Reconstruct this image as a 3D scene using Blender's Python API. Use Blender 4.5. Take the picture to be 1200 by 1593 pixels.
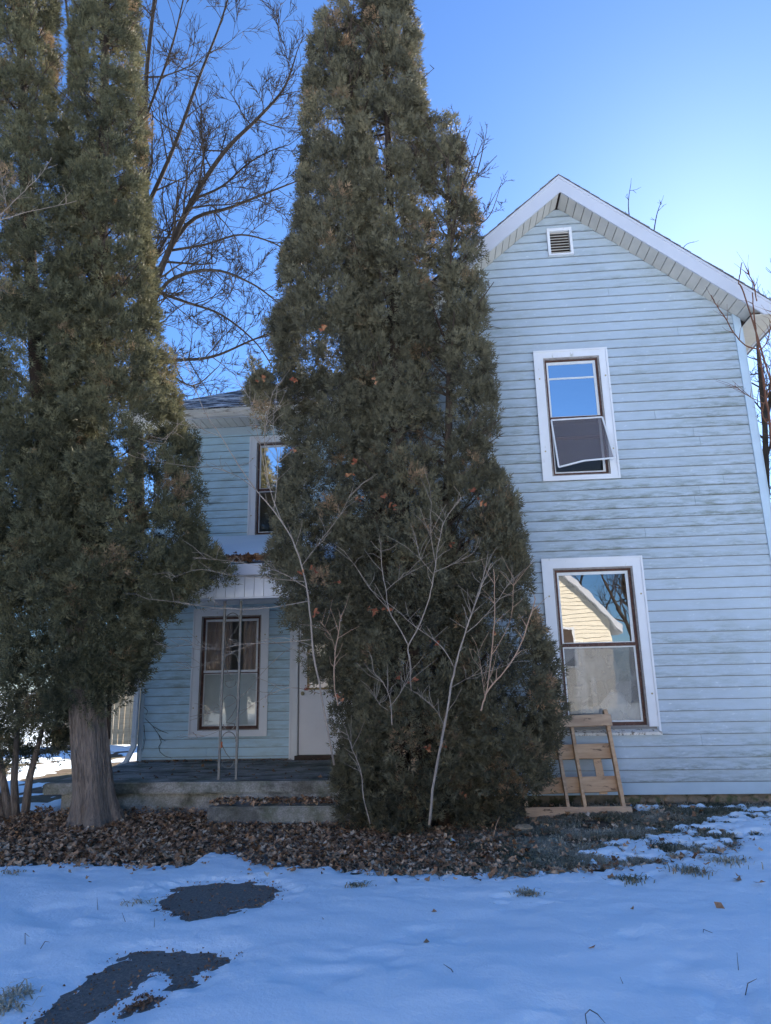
import bpy, bmesh, math, random
import numpy as np
from mathutils import Vector, Matrix

for o in list(bpy.data.objects):
    bpy.data.objects.remove(o)
S = bpy.context.scene
COL = S.collection
RAD = math.radians

# ------------------------------------------------------------------ camera
FPX, PITCH, YAW, ROLL = 1075.0, RAD(14.0), RAD(4.506), RAD(1.214)
CAM = np.array([0.0, -8.496, 1.26])
_cp, _sp, _cy, _sy = math.cos(PITCH), math.sin(PITCH), math.cos(YAW), math.sin(YAW)
FW = np.array([-_sy * _cp, _cy * _cp, _sp])
_R0 = np.array([_cy, _sy, 0.0])
_U0 = np.cross(_R0, FW)
RT = math.cos(ROLL) * _R0 - math.sin(ROLL) * _U0
UP = math.cos(ROLL) * _U0 + math.sin(ROLL) * _R0
cam = bpy.data.cameras.new('camera')
cam.sensor_fit = 'HORIZONTAL'
cam.sensor_width = 36.0
cam.lens = FPX / 1200.0 * 36.0
cam.clip_end = 2000.0
cam.clip_start = 0.05
camo = bpy.data.objects.new('camera', cam)
COL.objects.link(camo)
camo.matrix_world = Matrix(((RT[0], UP[0], -FW[0], CAM[0]), (RT[1], UP[1], -FW[1], CAM[1]),
                            (RT[2], UP[2], -FW[2], CAM[2]), (0, 0, 0, 1)))
S.camera = camo

# ------------------------------------------------------------------ light
SUN_EL, SUN_AZ = 29.4, 23.7          # azimuth measured from +y towards +x
world = bpy.data.worlds.new('World')
S.world = world
world.use_nodes = True
wn = world.node_tree
bg = wn.nodes['Background']
sky = wn.nodes.new('ShaderNodeTexSky')
sky.sky_type = 'NISHITA'
sky.sun_disc = False
sky.sun_elevation = RAD(SUN_EL)
sky.sun_rotation = RAD(SUN_AZ)
sky.altitude = 200
sky.air_density = 1.0
sky.dust_density = 0.23
sky.ozone_density = 10.0
wn.links.new(sky.outputs[0], bg.inputs[0])
bg.inputs[1].default_value = 0.08
sl = bpy.data.lights.new('sun', 'SUN')
sl.energy = 5.0
sl.angle = RAD(0.53)
sl.color = (1.0, 0.9, 0.76)
suno = bpy.data.objects.new('sun', sl)
COL.objects.link(suno)
_sd = Vector((math.sin(RAD(SUN_AZ)) * math.cos(RAD(SUN_EL)), math.cos(RAD(SUN_AZ)) * math.cos(RAD(SUN_EL)), math.sin(RAD(SUN_EL))))
suno.rotation_euler = _sd.to_track_quat('Z', 'Y').to_euler()
suno.location = (5, 10, 14)
S.view_settings.view_transform = 'Standard'
S.view_settings.look = 'None'
S.view_settings.gamma = 1.0
S.view_settings.use_curve_mapping = False
S.view_settings.exposure = 1.7
S.cycles.max_bounces = 8
S.cycles.transparent_max_bounces = 12

# ------------------------------------------------------------------ helpers
def at(u, v, Y):
    """photograph pixel (1200 wide) -> the point of the place at depth plane y = Y"""
    d = FW + RT * (u - 600) / FPX + UP * (796.5 - v) / FPX
    return CAM + d * (Y - CAM[1]) / d[1]

def atz(u, v, Z):
    d = FW + RT * (u - 600) / FPX + UP * (796.5 - v) / FPX
    return CAM + d * (Z - CAM[2]) / d[2]

def smooth(a, b, x):
    t = np.clip((x - a) / (b - a), 0, 1)
    return t * t * (3 - 2 * t)

def _hash(ix, iy, iz, seed):
    n = (ix.astype(np.int64) * 374761393 + iy.astype(np.int64) * 668265263 + iz.astype(np.int64) * 2147483647 + seed * 974634777) & 0x7fffffff
    n = ((n ^ (n >> 13)) * 1274126177) & 0x7fffffff
    n = ((n ^ (n >> 16)) * 69069 + 1) & 0x7fffffff
    return ((n ^ (n >> 11)) & 0xffff) / 65535.0

def vnoise(x, y, z=None, seed=0):
    x = np.asarray(x, float); y = np.asarray(y, float)
    z = np.zeros_like(x) if z is None else np.asarray(z, float)
    ix, iy, iz = np.floor(x), np.floor(y), np.floor(z)
    fx, fy, fz = x - ix, y - iy, z - iz
    fx, fy, fz = fx * fx * (3 - 2 * fx), fy * fy * (3 - 2 * fy), fz * fz * (3 - 2 * fz)
    r = 0
    for a in (0, 1):
        for b in (0, 1):
            for c in (0, 1):
                w = (fx if a else 1 - fx) * (fy if b else 1 - fy) * (fz if c else 1 - fz)
                r = r + w * _hash(ix + a, iy + b, iz + c, seed)
    return r

def fbm(x, y, z=None, seed=0, oct=4):
    r, amp, tot = 0, 1.0, 0
    for i in range(oct):
        k = 2.03 ** i
        r = r + amp * vnoise(np.asarray(x) * k + 17.3 * i, np.asarray(y) * k - 9.1 * i, None if z is None else np.asarray(z) * k + 3.7 * i, seed + i * 7)
        tot += amp
        amp *= 0.5
    return r / tot

class MB:
    def __init__(self):
        self.v, self.f = [], []
    def add(self, verts, faces):
        n = len(self.v)
        self.v += [tuple(map(float, p)) for p in verts]
        self.f += [tuple(n + i for i in f) for f in faces]
        return self
    def box(self, x0, x1, y0, y1, z0, z1):
        return self.add([(x0, y0, z0), (x1, y0, z0), (x1, y1, z0), (x0, y1, z0), (x0, y0, z1), (x1, y0, z1), (x1, y1, z1), (x0, y1, z1)],
                        [(0, 3, 2, 1), (4, 5, 6, 7), (0, 1, 5, 4), (1, 2, 6, 5), (2, 3, 7, 6), (3, 0, 4, 7)])
    def hexa(self, p):      # 8 points, 4 of one face then 4 of the opposite
        return self.add(p, [(0, 3, 2, 1), (4, 5, 6, 7), (0, 1, 5, 4), (1, 2, 6, 5), (2, 3, 7, 6), (3, 0, 4, 7)])
    def prism_y(self, poly, y0, y1):    # polygon of (x, z), counter-clockwise seen from the front (-y)
        n = len(poly)
        return self.add([(x, y0, z) for x, z in poly] + [(x, y1, z) for x, z in poly],
                        [tuple(range(n))] + [tuple(range(2 * n - 1, n - 1, -1))] + [(i, i + n, (i + 1) % n + n, (i + 1) % n) for i in range(n)])
    def beam(self, a, b, w, h, side=(0, 1, 0)):
        a, b, s = Vector(a), Vector(b), Vector(side)
        d = (b - a).normalized()
        t = d.cross(s).normalized()
        s = t.cross(d).normalized()
        q = []
        for p in (a, b):
            q += [p - t * w / 2 - s * h / 2, p + t * w / 2 - s * h / 2, p + t * w / 2 + s * h / 2, p - t * w / 2 + s * h / 2]
        return self.hexa(q)
    def tube(self, pts, rad, n=6, cap=True):
        pts = [Vector(p) for p in pts]
        if not hasattr(rad, '__len__'):
            rad = [rad] * len(pts)
        base = len(self.v)
        ref = None
        for i, p in enumerate(pts):
            d = (pts[min(i + 1, len(pts) - 1)] - pts[max(i - 1, 0)])
            d = d.normalized() if d.length > 1e-9 else Vector((0, 0, 1))
            if ref is None:
                ref = Vector((1, 0, 0)) if abs(d.x) < .8 else Vector((0, 1, 0))
            u = (ref - d * ref.dot(d)).normalized()
            w = d.cross(u)
            ref = u
            for k in range(n):
                a = 2 * math.pi * k / n
                self.v.append(tuple(p + (u * math.cos(a) + w * math.sin(a)) * rad[i]))
        for i in range(len(pts) - 1):
            for k in range(n):
                k2 = (k + 1) % n
                self.f.append((base + i * n + k, base + i * n + k2, base + (i + 1) * n + k2, base + (i + 1) * n + k))
        if cap:
            self.f.append(tuple(base + k for k in range(n - 1, -1, -1)))
            self.f.append(tuple(base + (len(pts) - 1) * n + k for k in range(n)))
        return self
    def build(self, name, mat, parent=None, smooth=False):
        me = bpy.data.meshes.new(name)
        me.from_pydata(self.v, [], self.f)
        if smooth:
            me.polygons.foreach_set('use_smooth', [True] * len(me.polygons))
        return link(name, me, mat, parent)

def link(name, me, mat, parent=None):
    o = bpy.data.objects.new(name, me)
    if mat is not None and me is not None and not me.materials:
        me.materials.append(mat)
    COL.objects.link(o)
    if parent is not None:
        o.parent = parent
        o.matrix_parent_inverse = Matrix.Translation(parent.location).inverted() if parent.type == 'EMPTY' else Matrix()
    return o

def np_mesh(name, verts, tris, mat, parent=None, attrs=None, smooth=False):
    me = bpy.data.meshes.new(name)
    nv, nf = len(verts), len(tris)
    k = tris.shape[1]
    me.vertices.add(nv)
    me.vertices.foreach_set('co', np.ascontiguousarray(verts, dtype=np.float32).ravel())
    me.loops.add(nf * k)
    me.loops.foreach_set('vertex_index', np.ascontiguousarray(tris, dtype=np.int32).ravel())
    me.polygons.add(nf)
    me.polygons.foreach_set('loop_start', np.arange(0, nf * k, k, dtype=np.int32))
    me.polygons.foreach_set('loop_total', np.full(nf, k, dtype=np.int32))
    if smooth:
        me.polygons.foreach_set('use_smooth', np.ones(nf, dtype=bool))
    for an, av in (attrs or {}).items():
        a = me.attributes.new(an, 'FLOAT', 'POINT')
        a.data.foreach_set('value', np.ascontiguousarray(av, dtype=np.float32))
    me.update(calc_edges=True)
    return link(name, me, mat, parent)

def tag(o, label=None, cat=None, group=None, kind=None):
    if label: o['label'] = label
    if cat: o['category'] = cat
    if group: o['group'] = group
    if kind: o['kind'] = kind
    return o

def thing(name, loc, label, cat, group=None):
    o = bpy.data.objects.new(name, None)
    o.location = loc
    o.empty_display_size = .2
    COL.objects.link(o)
    return tag(o, label, cat, group)

# ------------------------------------------------------------------ materials
class NT:
    def __init__(self, name, rough=.8, spec=.3):
        self.m = bpy.data.materials.new(name)
        self.m.use_nodes = True
        self.t = self.m.node_tree
        self.b = self.t.nodes['Principled BSDF']
        self.b.inputs['Roughness'].default_value = rough
        self.b.inputs['Specular IOR Level'].default_value = spec
        self.out = self.t.nodes['Material Output']
        self.pos = None
    def n(self, typ, **kw):
        x = self.t.nodes.new(typ)
        for k, v in kw.items():
            setattr(x, k, v)
        return x
    def l(self, a, b):
        self.t.links.new(a, b)
    def P(self, scale=(1, 1, 1)):
        if self.pos is None:
            self.pos = self.n('ShaderNodeNewGeometry').outputs['Position']
        mp = self.n('ShaderNodeMapping')
        mp.inputs['Scale'].default_value = scale
        self.l(self.pos, mp.inputs['Vector'])
        return mp.outputs[0]
    def noise(self, scale, stretch=(1, 1, 1), detail=5, rough=.6):
        x = self.n('ShaderNodeTexNoise')
        x.inputs['Scale'].default_value = scale
        x.inputs['Detail'].default_value = detail
        x.inputs['Roughness'].default_value = rough
        self.l(self.P(stretch), x.inputs['Vector'])
        return x.outputs['Fac']
    def ramp(self, fac, stops):
        r = self.n('ShaderNodeValToRGB')
        e = r.color_ramp.elements
        while len(e) > len(stops):
            e.remove(e[-1])
        while len(e) < len(stops):
            e.new(.5)
        for i, (p, c) in enumerate(stops):
            e[i].position = p
            e[i].color = (c, c, c, 1) if not hasattr(c, '__len__') else tuple(c) + (1,)
        self.l(fac, r.inputs[0])
        return r.outputs[0]
    def mix(self, fac, a, b, mode='MIX'):
        x = self.n('ShaderNodeMix', data_type='RGBA', blend_type=mode)
        for s, v in ((0, fac), (6, a), (7, b)):
            if hasattr(v, 'links'):
                self.l(v, x.inputs[s])
            elif s == 0:
                x.inputs[0].default_value = v
            else:
                x.inputs[s].default_value = tuple(v) + (1,)
        return x.outputs[2]
    def math(self, op, a, b=0.0):
        x = self.n('ShaderNodeMath', operation=op)
        for s, v in ((0, a), (1, b)):
            if hasattr(v, 'links'):
                self.l(v, x.inputs[s])
            else:
                x.inputs[s].default_value = v
        return x.outputs[0]
    def color(self, c):
        if hasattr(c, 'links'):
            self.l(c, self.b.inputs['Base Color'])
        else:
            self.b.inputs['Base Color'].default_value = tuple(c) + (1,)
        return self
    def bump(self, h, strength=.3, dist=.01):
        x = self.n('ShaderNodeBump')
        x.inputs['Strength'].default_value = strength
        x.inputs['Distance'].default_value = dist
        self.l(h, x.inputs['Height'])
        self.l(x.outputs[0], self.b.inputs['Normal'])
        return self

def plain(name, c, var=.12, scale=8, rough=.7, spec=.3, stretch=(1, 1, 1), bump=0, dirt=None):
    t = NT(name, rough, spec)
    nz = t.noise(scale, stretch)
    dk = tuple(x * (1 - var) for x in c)
    lt = tuple(min(1, x * (1 + var)) for x in c)
    col = t.ramp(nz, [(.3, dk), (.7, lt)])
    if dirt:
        n2 = t.noise(dirt[1], dirt[3] if len(dirt) > 3 else (1, 1, 1))
        col = t.mix(t.ramp(n2, [(dirt[2], 0), (dirt[2] + .12, 1)]), col, dirt[0])
    t.color(col)
    if bump:
        t.bump(t.noise(scale * 3, stretch), bump)
    return t.m

M = {}
def siding_material(name, base, algae=1.0):
    t = NT(name, .55, .3)
    n1 = t.noise(1.6, (1, 1, 1))
    n2 = t.noise(14, (.35, 1, 1.2), 6)
    col = t.ramp(n1, [(.3, tuple(x * .93 for x in base)), (.7, tuple(min(1, x * 1.05) for x in base))])
    col = t.mix(t.ramp(n2, [(.46, 0), (.75, .35)]), col, (.36, .42, .42))
    # chalky pale scuffs
    n3 = t.noise(30, (.5, 1, 1), 6)
    col = t.mix(t.ramp(n3, [(.62, 0), (.72, .35)]), col, (.72, .78, .8))
    # algae streaks: broad patches times fine horizontal streaks
    big = t.ramp(t.noise(.55, (.6, 1, 1.4), 3), [(.42, 0), (.6, 1)])
    fine = t.ramp(t.noise(9, (.45, 1, 2.4), 8, .75), [(.42, 0), (.62, 1)])
    sep = t.n('ShaderNodeSeparateXYZ')
    t.l(t.P(), sep.inputs[0])
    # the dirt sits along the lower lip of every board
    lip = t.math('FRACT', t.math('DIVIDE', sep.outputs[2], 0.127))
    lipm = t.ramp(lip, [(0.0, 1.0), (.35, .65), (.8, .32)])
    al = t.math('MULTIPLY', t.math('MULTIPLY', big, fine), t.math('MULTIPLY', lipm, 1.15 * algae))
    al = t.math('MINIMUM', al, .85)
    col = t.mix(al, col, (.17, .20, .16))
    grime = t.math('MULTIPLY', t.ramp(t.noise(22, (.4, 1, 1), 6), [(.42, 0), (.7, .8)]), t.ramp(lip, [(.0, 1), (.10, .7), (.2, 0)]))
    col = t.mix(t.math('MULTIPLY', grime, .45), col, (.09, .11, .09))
    t.color(col)
    t.bump(t.noise(60, (.2, 1, 1)), .06)
    return t.m

M['siding'] = siding_material('siding', (.41, .485, .56))
M['siding2'] = siding_material('siding2', (.44, .62, .74), .8)
M['skirt'] = plain('skirt', (.42, .53, .63), .05, 4)
M['trim'] = plain('trim', (.66, .68, .72), .05, 3, .5, .4, dirt=((.38, .38, .34), 12, .66, (1, 1, .5)))
M['fascia'] = plain('fascia', (.52, .54, .60), .04, 2, .45, .4)
M['soffit'] = plain('soffit', (.54, .52, .475), .06, 6, .6, .3)
M['gutter'] = plain('gutter', (.55, .53, .50), .2, 8, .5, .4, (.3, 1, 2), dirt=((.2, .18, .15), 5, .55, (1, 1, 4)))
M['frame'] = plain('brown_frame', (.085, .04, .03), .4, 18, .6, .3, dirt=((.30, .24, .2), 40, .62))
M['jamb'] = plain('jamb', (.26, .24, .23), .25, 20, .7)
M['alu'] = plain('aluminium_strip', (.62, .64, .66), .08, 10, .4, .5, dirt=((.3, .28, .25), 25, .66))
M['sill'] = plain('peeling_sill', (.62, .60, .56), .12, 12, .8, dirt=((.14, .12, .09), 24, .52))
M['room'] = plain('room_wall', (.30, .29, .28), .1, 2, .9)
M['screw'] = plain('brass_screw', (.35, .30, .18), .2, 40, .5)
M['vent'] = plain('vent_slat', (.62, .58, .52), .12, 20, .6)
M['void'] = plain('dark_wood', (.07, .05, .04), .3, 10, .9)
M['door'] = plain('door_paint', (.70, .69, .72), .05, 3, .5, .4, dirt=((.4, .38, .34), 6, .66))
M['lite'] = plain('lite_frame', (.28, .19, .08), .2, 20, .5)
M['inside'] = plain('sheathing', (.2, .2, .2), .1, 3)

def glass(name, refl, tint=(.8, .85, .85), haze=0.0, rough=.004):
    t = NT(name)
    g = t.n('ShaderNodeBsdfGlossy')
    g.inputs['Roughness'].default_value = rough
    g.inputs['Color'].default_value = (1, 1, 1, 1)
    tr = t.n('ShaderNodeBsdfTransparent')
    tr.inputs['Color'].default_value = tint + (1,)
    body = tr.outputs[0]
    if haze:
        d = t.n('ShaderNodeBsdfDiffuse')
        d.inputs['Color'].default_value = (.5, .5, .48, 1)
        mx = t.n('ShaderNodeMixShader')
        t.l(t.ramp(t.noise(5, (1, 1, .6), 6), [(.3, haze * .5), (.7, haze)]), mx.inputs[0])
        t.l(body, mx.inputs[1]); t.l(d.outputs[0], mx.inputs[2])
        body = mx.outputs[0]
    bm_ = t.n('ShaderNodeBump')
    bm_.inputs['Strength'].default_value = .035
    bm_.inputs['Distance'].default_value = .02
    t.l(t.noise(2.2, (1, 1, 1), 2), bm_.inputs['Height'])
    t.l(bm_.outputs[0], g.inputs['Normal'])
    m2 = t.n('ShaderNodeMixShader')
    m2.inputs[0].default_value = refl
    t.l(body, m2.inputs[1]); t.l(g.outputs[0], m2.inputs[2])
    t.l(m2.outputs[0], t.out.inputs['Surface'])
    return t.m
M['glass_strong'] = glass('old_glass', .72)
M['glass_clear'] = glass('window_glass', .22)
M['glass_mid'] = glass('dusty_glass', .035, (.75, .77, .78), .5)
M['glass_weak'] = glass('porch_glass', .06, (.85, .85, .85), .06)
def screen_mat():
    t = NT('screen_mesh')
    d = t.n('ShaderNodeBsdfDiffuse'); d.inputs['Color'].default_value = (.16, .15, .17, 1)
    tr = t.n('ShaderNodeBsdfTransparent')
    mx = t.n('ShaderNodeMixShader'); mx.inputs[0].default_value = .62
    t.l(tr.outputs[0], mx.inputs[1]); t.l(d.outputs[0], mx.inputs[2]); t.l(mx.outputs[0], t.out.inputs['Surface'])
    return t.m
M['screen'] = screen_mat()

def shingle_mat():
    t = NT('shingles', .9, .2)
    n = t.noise(12, (1, 1, 1), 6)
    col = t.ramp(n, [(.3, (.13, .13, .135)), (.7, (.27, .27, .28))])
    t.color(col).bump(t.noise(60), .5)
    return t.m
M['shingle'] = shingle_mat()
def roof_snow_mat():
    t = NT('dusted_shingles', .9, .2)
    col = t.ramp(t.noise(12, (1, 1, 1), 6), [(.3, (.045, .045, .05)), (.7, (.11, .11, .12))])
    sn = t.ramp(t.noise(5, (.5, 2.4, 1), 7, .7), [(.40, 1), (.54, 0)])
    t.color(t.mix(sn, col, (.8, .82, .85))).bump(t.noise(40), .4)
    return t.m
M['roof_snow'] = roof_snow_mat()
def snow_mat():
    t = NT('snow', .75, .2)
    col = t.ramp(t.noise(1.2, (1, 1, 1), 5), [(.3, (.76, .87, .96)), (.7, (.82, .92, .985))])
    t.color(col)
    t.b.inputs['Subsurface Weight'].default_value = 0
    t.bump(t.math('ADD', t.math('MULTIPLY', t.noise(70, (1, 1, 1), 4), .35), t.noise(18, (1, 1, 1), 5, .7)), .5, .018)
    return t.m
M['snow'] = snow_mat()
def soil_mat():
    t = NT('soil', .95, .1)
    a = t.ramp(t.noise(5, (1, 1, 1), 8, .7), [(.3, (.06, .045, .035)), (.5, (.13, .10, .075)), (.72, (.21, .165, .125))])
    g = t.ramp(t.noise(1.3, (1, 1, 1), 4), [(.45, 0), (.6, 1)])
    col = t.mix(t.math('MULTIPLY', g, .5), a, (.13, .125, .075))
    t.color(col).bump(t.noise(30, (1, 1, 1), 8, .7), .9, .03)
    return t.m
M['soil'] = soil_mat()
def walk_mat():
    t = NT('wet_paving', .7, .4)
    col = t.ramp(t.noise(55, (1, 1, 1), 9, .85), [(.36, (.05, .068, .064)), (.52, (.16, .152, .14)), (.72, (.36, .335, .30))])
    t.color(col).bump(t.noise(90, (1, 1, 1), 6, .7), .8, .01)
    return t.m
M['walk'] = walk_mat()
def concrete_mat():
    t = NT('concrete', .9, .2)
    a = t.ramp(t.noise(6, (1, 1, 1), 8, .7), [(.3, (.32, .31, .285)), (.7, (.50, .485, .455))])
    sp = t.ramp(t.noise(70, (1, 1, 1), 4, .6), [(.4, 0), (.62, 1)])
    a = t.mix(t.math('MULTIPLY', sp, .4), a, (.07, .068, .06))
    ms = t.ramp(t.noise(2.4, (1, 1, 1), 6, .7), [(.44, 0), (.62, 1)])
    a = t.mix(t.math('MULTIPLY', ms, .75), a, (.09, .10, .055))
    st = t.ramp(t.noise(2.0, (.6, 2.2, 1), 6, .7), [(.52, 0), (.6, 1)])
    a = t.mix(t.math('MULTIPLY', st, .6), a, (.045, .04, .035))
    t.color(a).bump(t.noise(60, (1, 1, 1), 8, .7), .8, .015)
    return t.m
M['concrete'] = concrete_mat()
def bark_mat(name, a, b, sc=14, st=(1, 1, .16)):
    t = NT(name, .95, .1)
    n = t.noise(sc, st, 8, .7)
    n2 = t.noise(3, (1, 1, .5), 4)
    col = t.mix(t.ramp(n2, [(.35, 0), (.65, .5)]), t.ramp(n, [(.32, a), (.68, b)]), tuple((x + y) / 2 * 1.15 for x, y in zip(a, b)))
    t.color(col).bump(n, 1.0, .03)
    return t.m
M['bark'] = bark_mat('cedar_bark', (.085, .062, .05), (.40, .325, .27), 60, (1, 1, .11))
M['bark_dark'] = bark_mat('inner_bark', (.03, .022, .018), (.10, .075, .06))
M['bark_bare'] = bark_mat('bare_bark', (.028, .022, .018), (.085, .066, .052), 8, (1, 1, .4))
M['bark_red'] = bark_mat('red_bark', (.10, .045, .03), (.25, .13, .09), 20, (1, 1, .4))
M['bark_pale'] = bark_mat('pale_bark', (.20, .16, .13), (.44, .365, .305), 20, (1, 1, .3))
M['bark_tan'] = bark_mat('tan_bark', (.30, .19, .13), (.50, .34, .24), 20, (1, 1, .3))

def foliage_mat(name, dark, mid, olive, brown):
    t = NT(name, .75, .15)
    at_ = t.n('ShaderNodeAttribute', attribute_name='tint')
    col = t.ramp(at_.outputs['Fac'], [(0.0, dark), (.45, mid), (.80, olive), (.93, brown), (1.0, tuple(x * 1.5 for x in brown))])
    big = t.ramp(t.noise(1.3, (1, 1, 1), 4), [(.35, 0), (.65, 1)])
    col = t.mix(t.math('MULTIPLY', big, .35), col, olive)
    d = t.n('ShaderNodeBsdfPrincipled')
    d.inputs['Roughness'].default_value = .7
    d.inputs['Specular IOR Level'].default_value = .25
    t.l(col, d.inputs['Base Color'])
    tl = t.n('ShaderNodeBsdfTranslucent')
    t.l(col, tl.inputs['Color'])
    mx = t.n('ShaderNodeMixShader'); mx.inputs[0].default_value = .2
    t.l(d.outputs[0], mx.inputs[1]); t.l(tl.outputs[0], mx.inputs[2]); t.l(mx.outputs[0], t.out.inputs['Surface'])
    return t.m
M['fol'] = foliage_mat('arborvitae', (.055, .052, .036), (.138, .130, .086), (.190, .170, .104), (.24, .155, .095))
M['fol2'] = foliage_mat('arborvitae_dark', (.050, .053, .034), (.124, .126, .076), (.18, .163, .086), (.21, .14, .085))
def leaf_mat(name, stops):
    t = NT(name, .85, .15)
    at_ = t.n('ShaderNodeAttribute', attribute_name='tint')
    col = t.ramp(at_.outputs['Fac'], stops)
    t.color(t.mix(t.ramp(t.noise(60, (1, 1, 1), 3), [(.4, 0), (.7, .4)]), col, (.05, .035, .025)))
    return t.m
M['leaf'] = leaf_mat('dead_leaf', [(0, (.11, .055, .032)), (.3, (.31, .175, .10)), (.65, (.50, .30, .175)), (.9, (.62, .43, .285)), (1, (.70, .55, .41))])
M['leaf_red'] = leaf_mat('rust_leaf', [(0, (.20, .06, .035)), (.6, (.32, .12, .06)), (1, (.40, .21, .11))])
M['grass'] = leaf_mat('winter_grass', [(0, (.10, .10, .06)), (.3, (.21, .20, .12)), (.6, (.38, .33, .23)), (1, (.60, .52, .39))])
def wood_mat(name, a, b, dirt):
    t = NT(name, .7, .25)
    n = t.noise(18, (.12, 1, 1), 6, .7)
    col = t.ramp(n, [(.3, a), (.7, b)])
    kn = t.ramp(t.noise(9, (.5, 1, 1.4), 5, .7), [(.60, 0), (.66, 1)])
    col = t.mix(t.math('MULTIPLY', kn, dirt), col, (.06, .04, .03))
    t.color(col).bump(n, .25, .006)
    return t.m
M['pine'] = wood_mat('pine', (.42, .26, .15), (.64, .44, .28), .7)
M['pine_grey'] = wood_mat('weathered_pine', (.36, .23, .15), (.62, .44, .29), .9)
M['iron'] = plain('iron_paint', (.20, .195, .18), .25, 20, .6, .4, dirt=((.20, .09, .05), 25, .62))
M['curtain'] = plain('curtain', (.46, .37, .32), .15, 12, .9, .1, (6, 1, .1))
M['blind'] = plain('lower_blind', (.60, .68, .68), .1, 3, .8)
M['card'] = plain('cardboard', (.48, .45, .42), .08, 4, .9)
M['fence'] = wood_mat('fence_wood', (.34, .26, .16), (.52, .41, .27), .3)

# =================================================================== SETTING
E = 0.127                      # siding exposure
GX0, GX1, GXC = -0.40, 4.01, 1.805
PEAK, SLOPE = 7.643, 0.845
WX0, WY, WTOP = -4.68, 2.2, 5.51

def gz(x, y):
    x = np.asarray(x, float); y = np.asarray(y, float)
    return -0.2 + .09 * smooth(.2, 1.6, x) * smooth(-2.6, -.3, y) + .03 * (fbm(x * .6, y * .6, None, 5, 3) - .5)

# --- soil
def grid(x0, x1, y0, y1, step):
    nx = int(round((x1 - x0) / step)) + 1
    ny = int(round((y1 - y0) / step)) + 1
    X, Y = np.meshgrid(np.linspace(x0, x1, nx), np.linspace(y0, y1, ny))
    i = np.arange(nx * ny).reshape(ny, nx)
    q = np.stack([i[:-1, :-1].ravel(), i[:-1, 1:].ravel(), i[1:, 1:].ravel(), i[1:, :-1].ravel()], 1)
    return X.ravel(), Y.ravel(), q

NX0, NX1, NY0, NY1 = -11.0, 7.0, -7.0, 11.0
xs, ys, q = grid(NX0, NX1, NY0, NY1, .12)
zs = gz(xs, ys) + .02 * (fbm(xs * 3, ys * 3, None, 9, 3) - .5)
# outer skirt of the sheet, out to the horizon
nv = len(xs)
bx = [-700, 700, 700, -700]; by = [-700, -700, 700, 700]
nx = int(round((NX1 - NX0) / .12)) + 1; ny = int(round((NY1 - NY0) / .12)) + 1
edge = dict(c=[0, nx - 1, nx * ny - 1, nx * (ny - 1)])
far = [(nv + i) for i in range(4)]
V = np.concatenate([np.stack([xs, ys, zs], 1), np.array([(bx[i], by[i], -.2) for i in range(4)])])
Q = np.concatenate([q, np.array([[far[0], far[1], edge['c'][1], edge['c'][0]], [far[1], far[2], edge['c'][2], edge['c'][1]],
                                 [far[2], far[3], edge['c'][3], edge['c'][2]], [far[3], far[0], edge['c'][0], edge['c'][3]]])])
tag(np_mesh('ground', V, Q, M['soil'], smooth=True), kind='structure')

# --- walkway of dark wet paving under the snow
wx0, wx1 = -2.2, -1.15
xs, ys, q = grid(wx0, wx1, -6.6, -.56, .12)
tag(np_mesh('walkway', np.stack([xs, ys, gz(xs, ys) + .014], 1), q, M['walk'], smooth=True), kind='structure')

# --- snow
def to_ground(poly):
    return np.array([atz(u, v, -.19)[:2] for u, v in poly])

def inside_dist(px, py, poly):
    """signed distance, positive inside"""
    n = len(poly)
    d = np.full(px.shape, 1e9)
    ins = np.zeros(px.shape, bool)
    for i in range(n):
        ax, ay = poly[i]; bx_, by_ = poly[(i + 1) % n]
        ex, ey = bx_ - ax, by_ - ay
        t = np.clip(((px - ax) * ex + (py - ay) * ey) / (ex * ex + ey * ey + 1e-12), 0, 1)
        d = np.minimum(d, np.hypot(px - ax - t * ex, py - ay - t * ey))
        c = ((ay > py) != (by_ > py)) & (px < (bx_ - ax) * (py - ay) / (by_ - ay + 1e-12) + ax)
        ins ^= c
    return np.where(ins, d, -d)

PATCH1 = to_ground([(250, 1415), (262, 1395), (290, 1383), (330, 1377), (385, 1375), (425, 1382), (431, 1392), (415, 1405), (385, 1413), (350, 1422), (300, 1430), (270, 1426)])
PATCH2 = to_ground([(50, 1605), (65, 1588), (85, 1568), (120, 1545), (150, 1522), (180, 1505), (200, 1490), (240, 1480), (290, 1483), (345, 1490), (348, 1497), (330, 1505), (300, 1520), (295, 1533), (272, 1536), (268, 1525), (258, 1513), (230, 1512), (215, 1522), (200, 1545), (185, 1560), (150, 1575), (120, 1600)])
PATCH3 = to_ground([(193, 1580), (200, 1570), (225, 1558), (237, 1552), (238, 1558), (215, 1575)])
EDGE = to_ground([(-200, 1352), (0, 1350), (100, 1346), (250, 1349), (305, 1345), (322, 1330), (370, 1328), (410, 1347), (500, 1350), (600, 1358), (700, 1362), (800, 1366), (870, 1356), (1000, 1345), (1100, 1330), (1200, 1305), (1400, 1290)])
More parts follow.
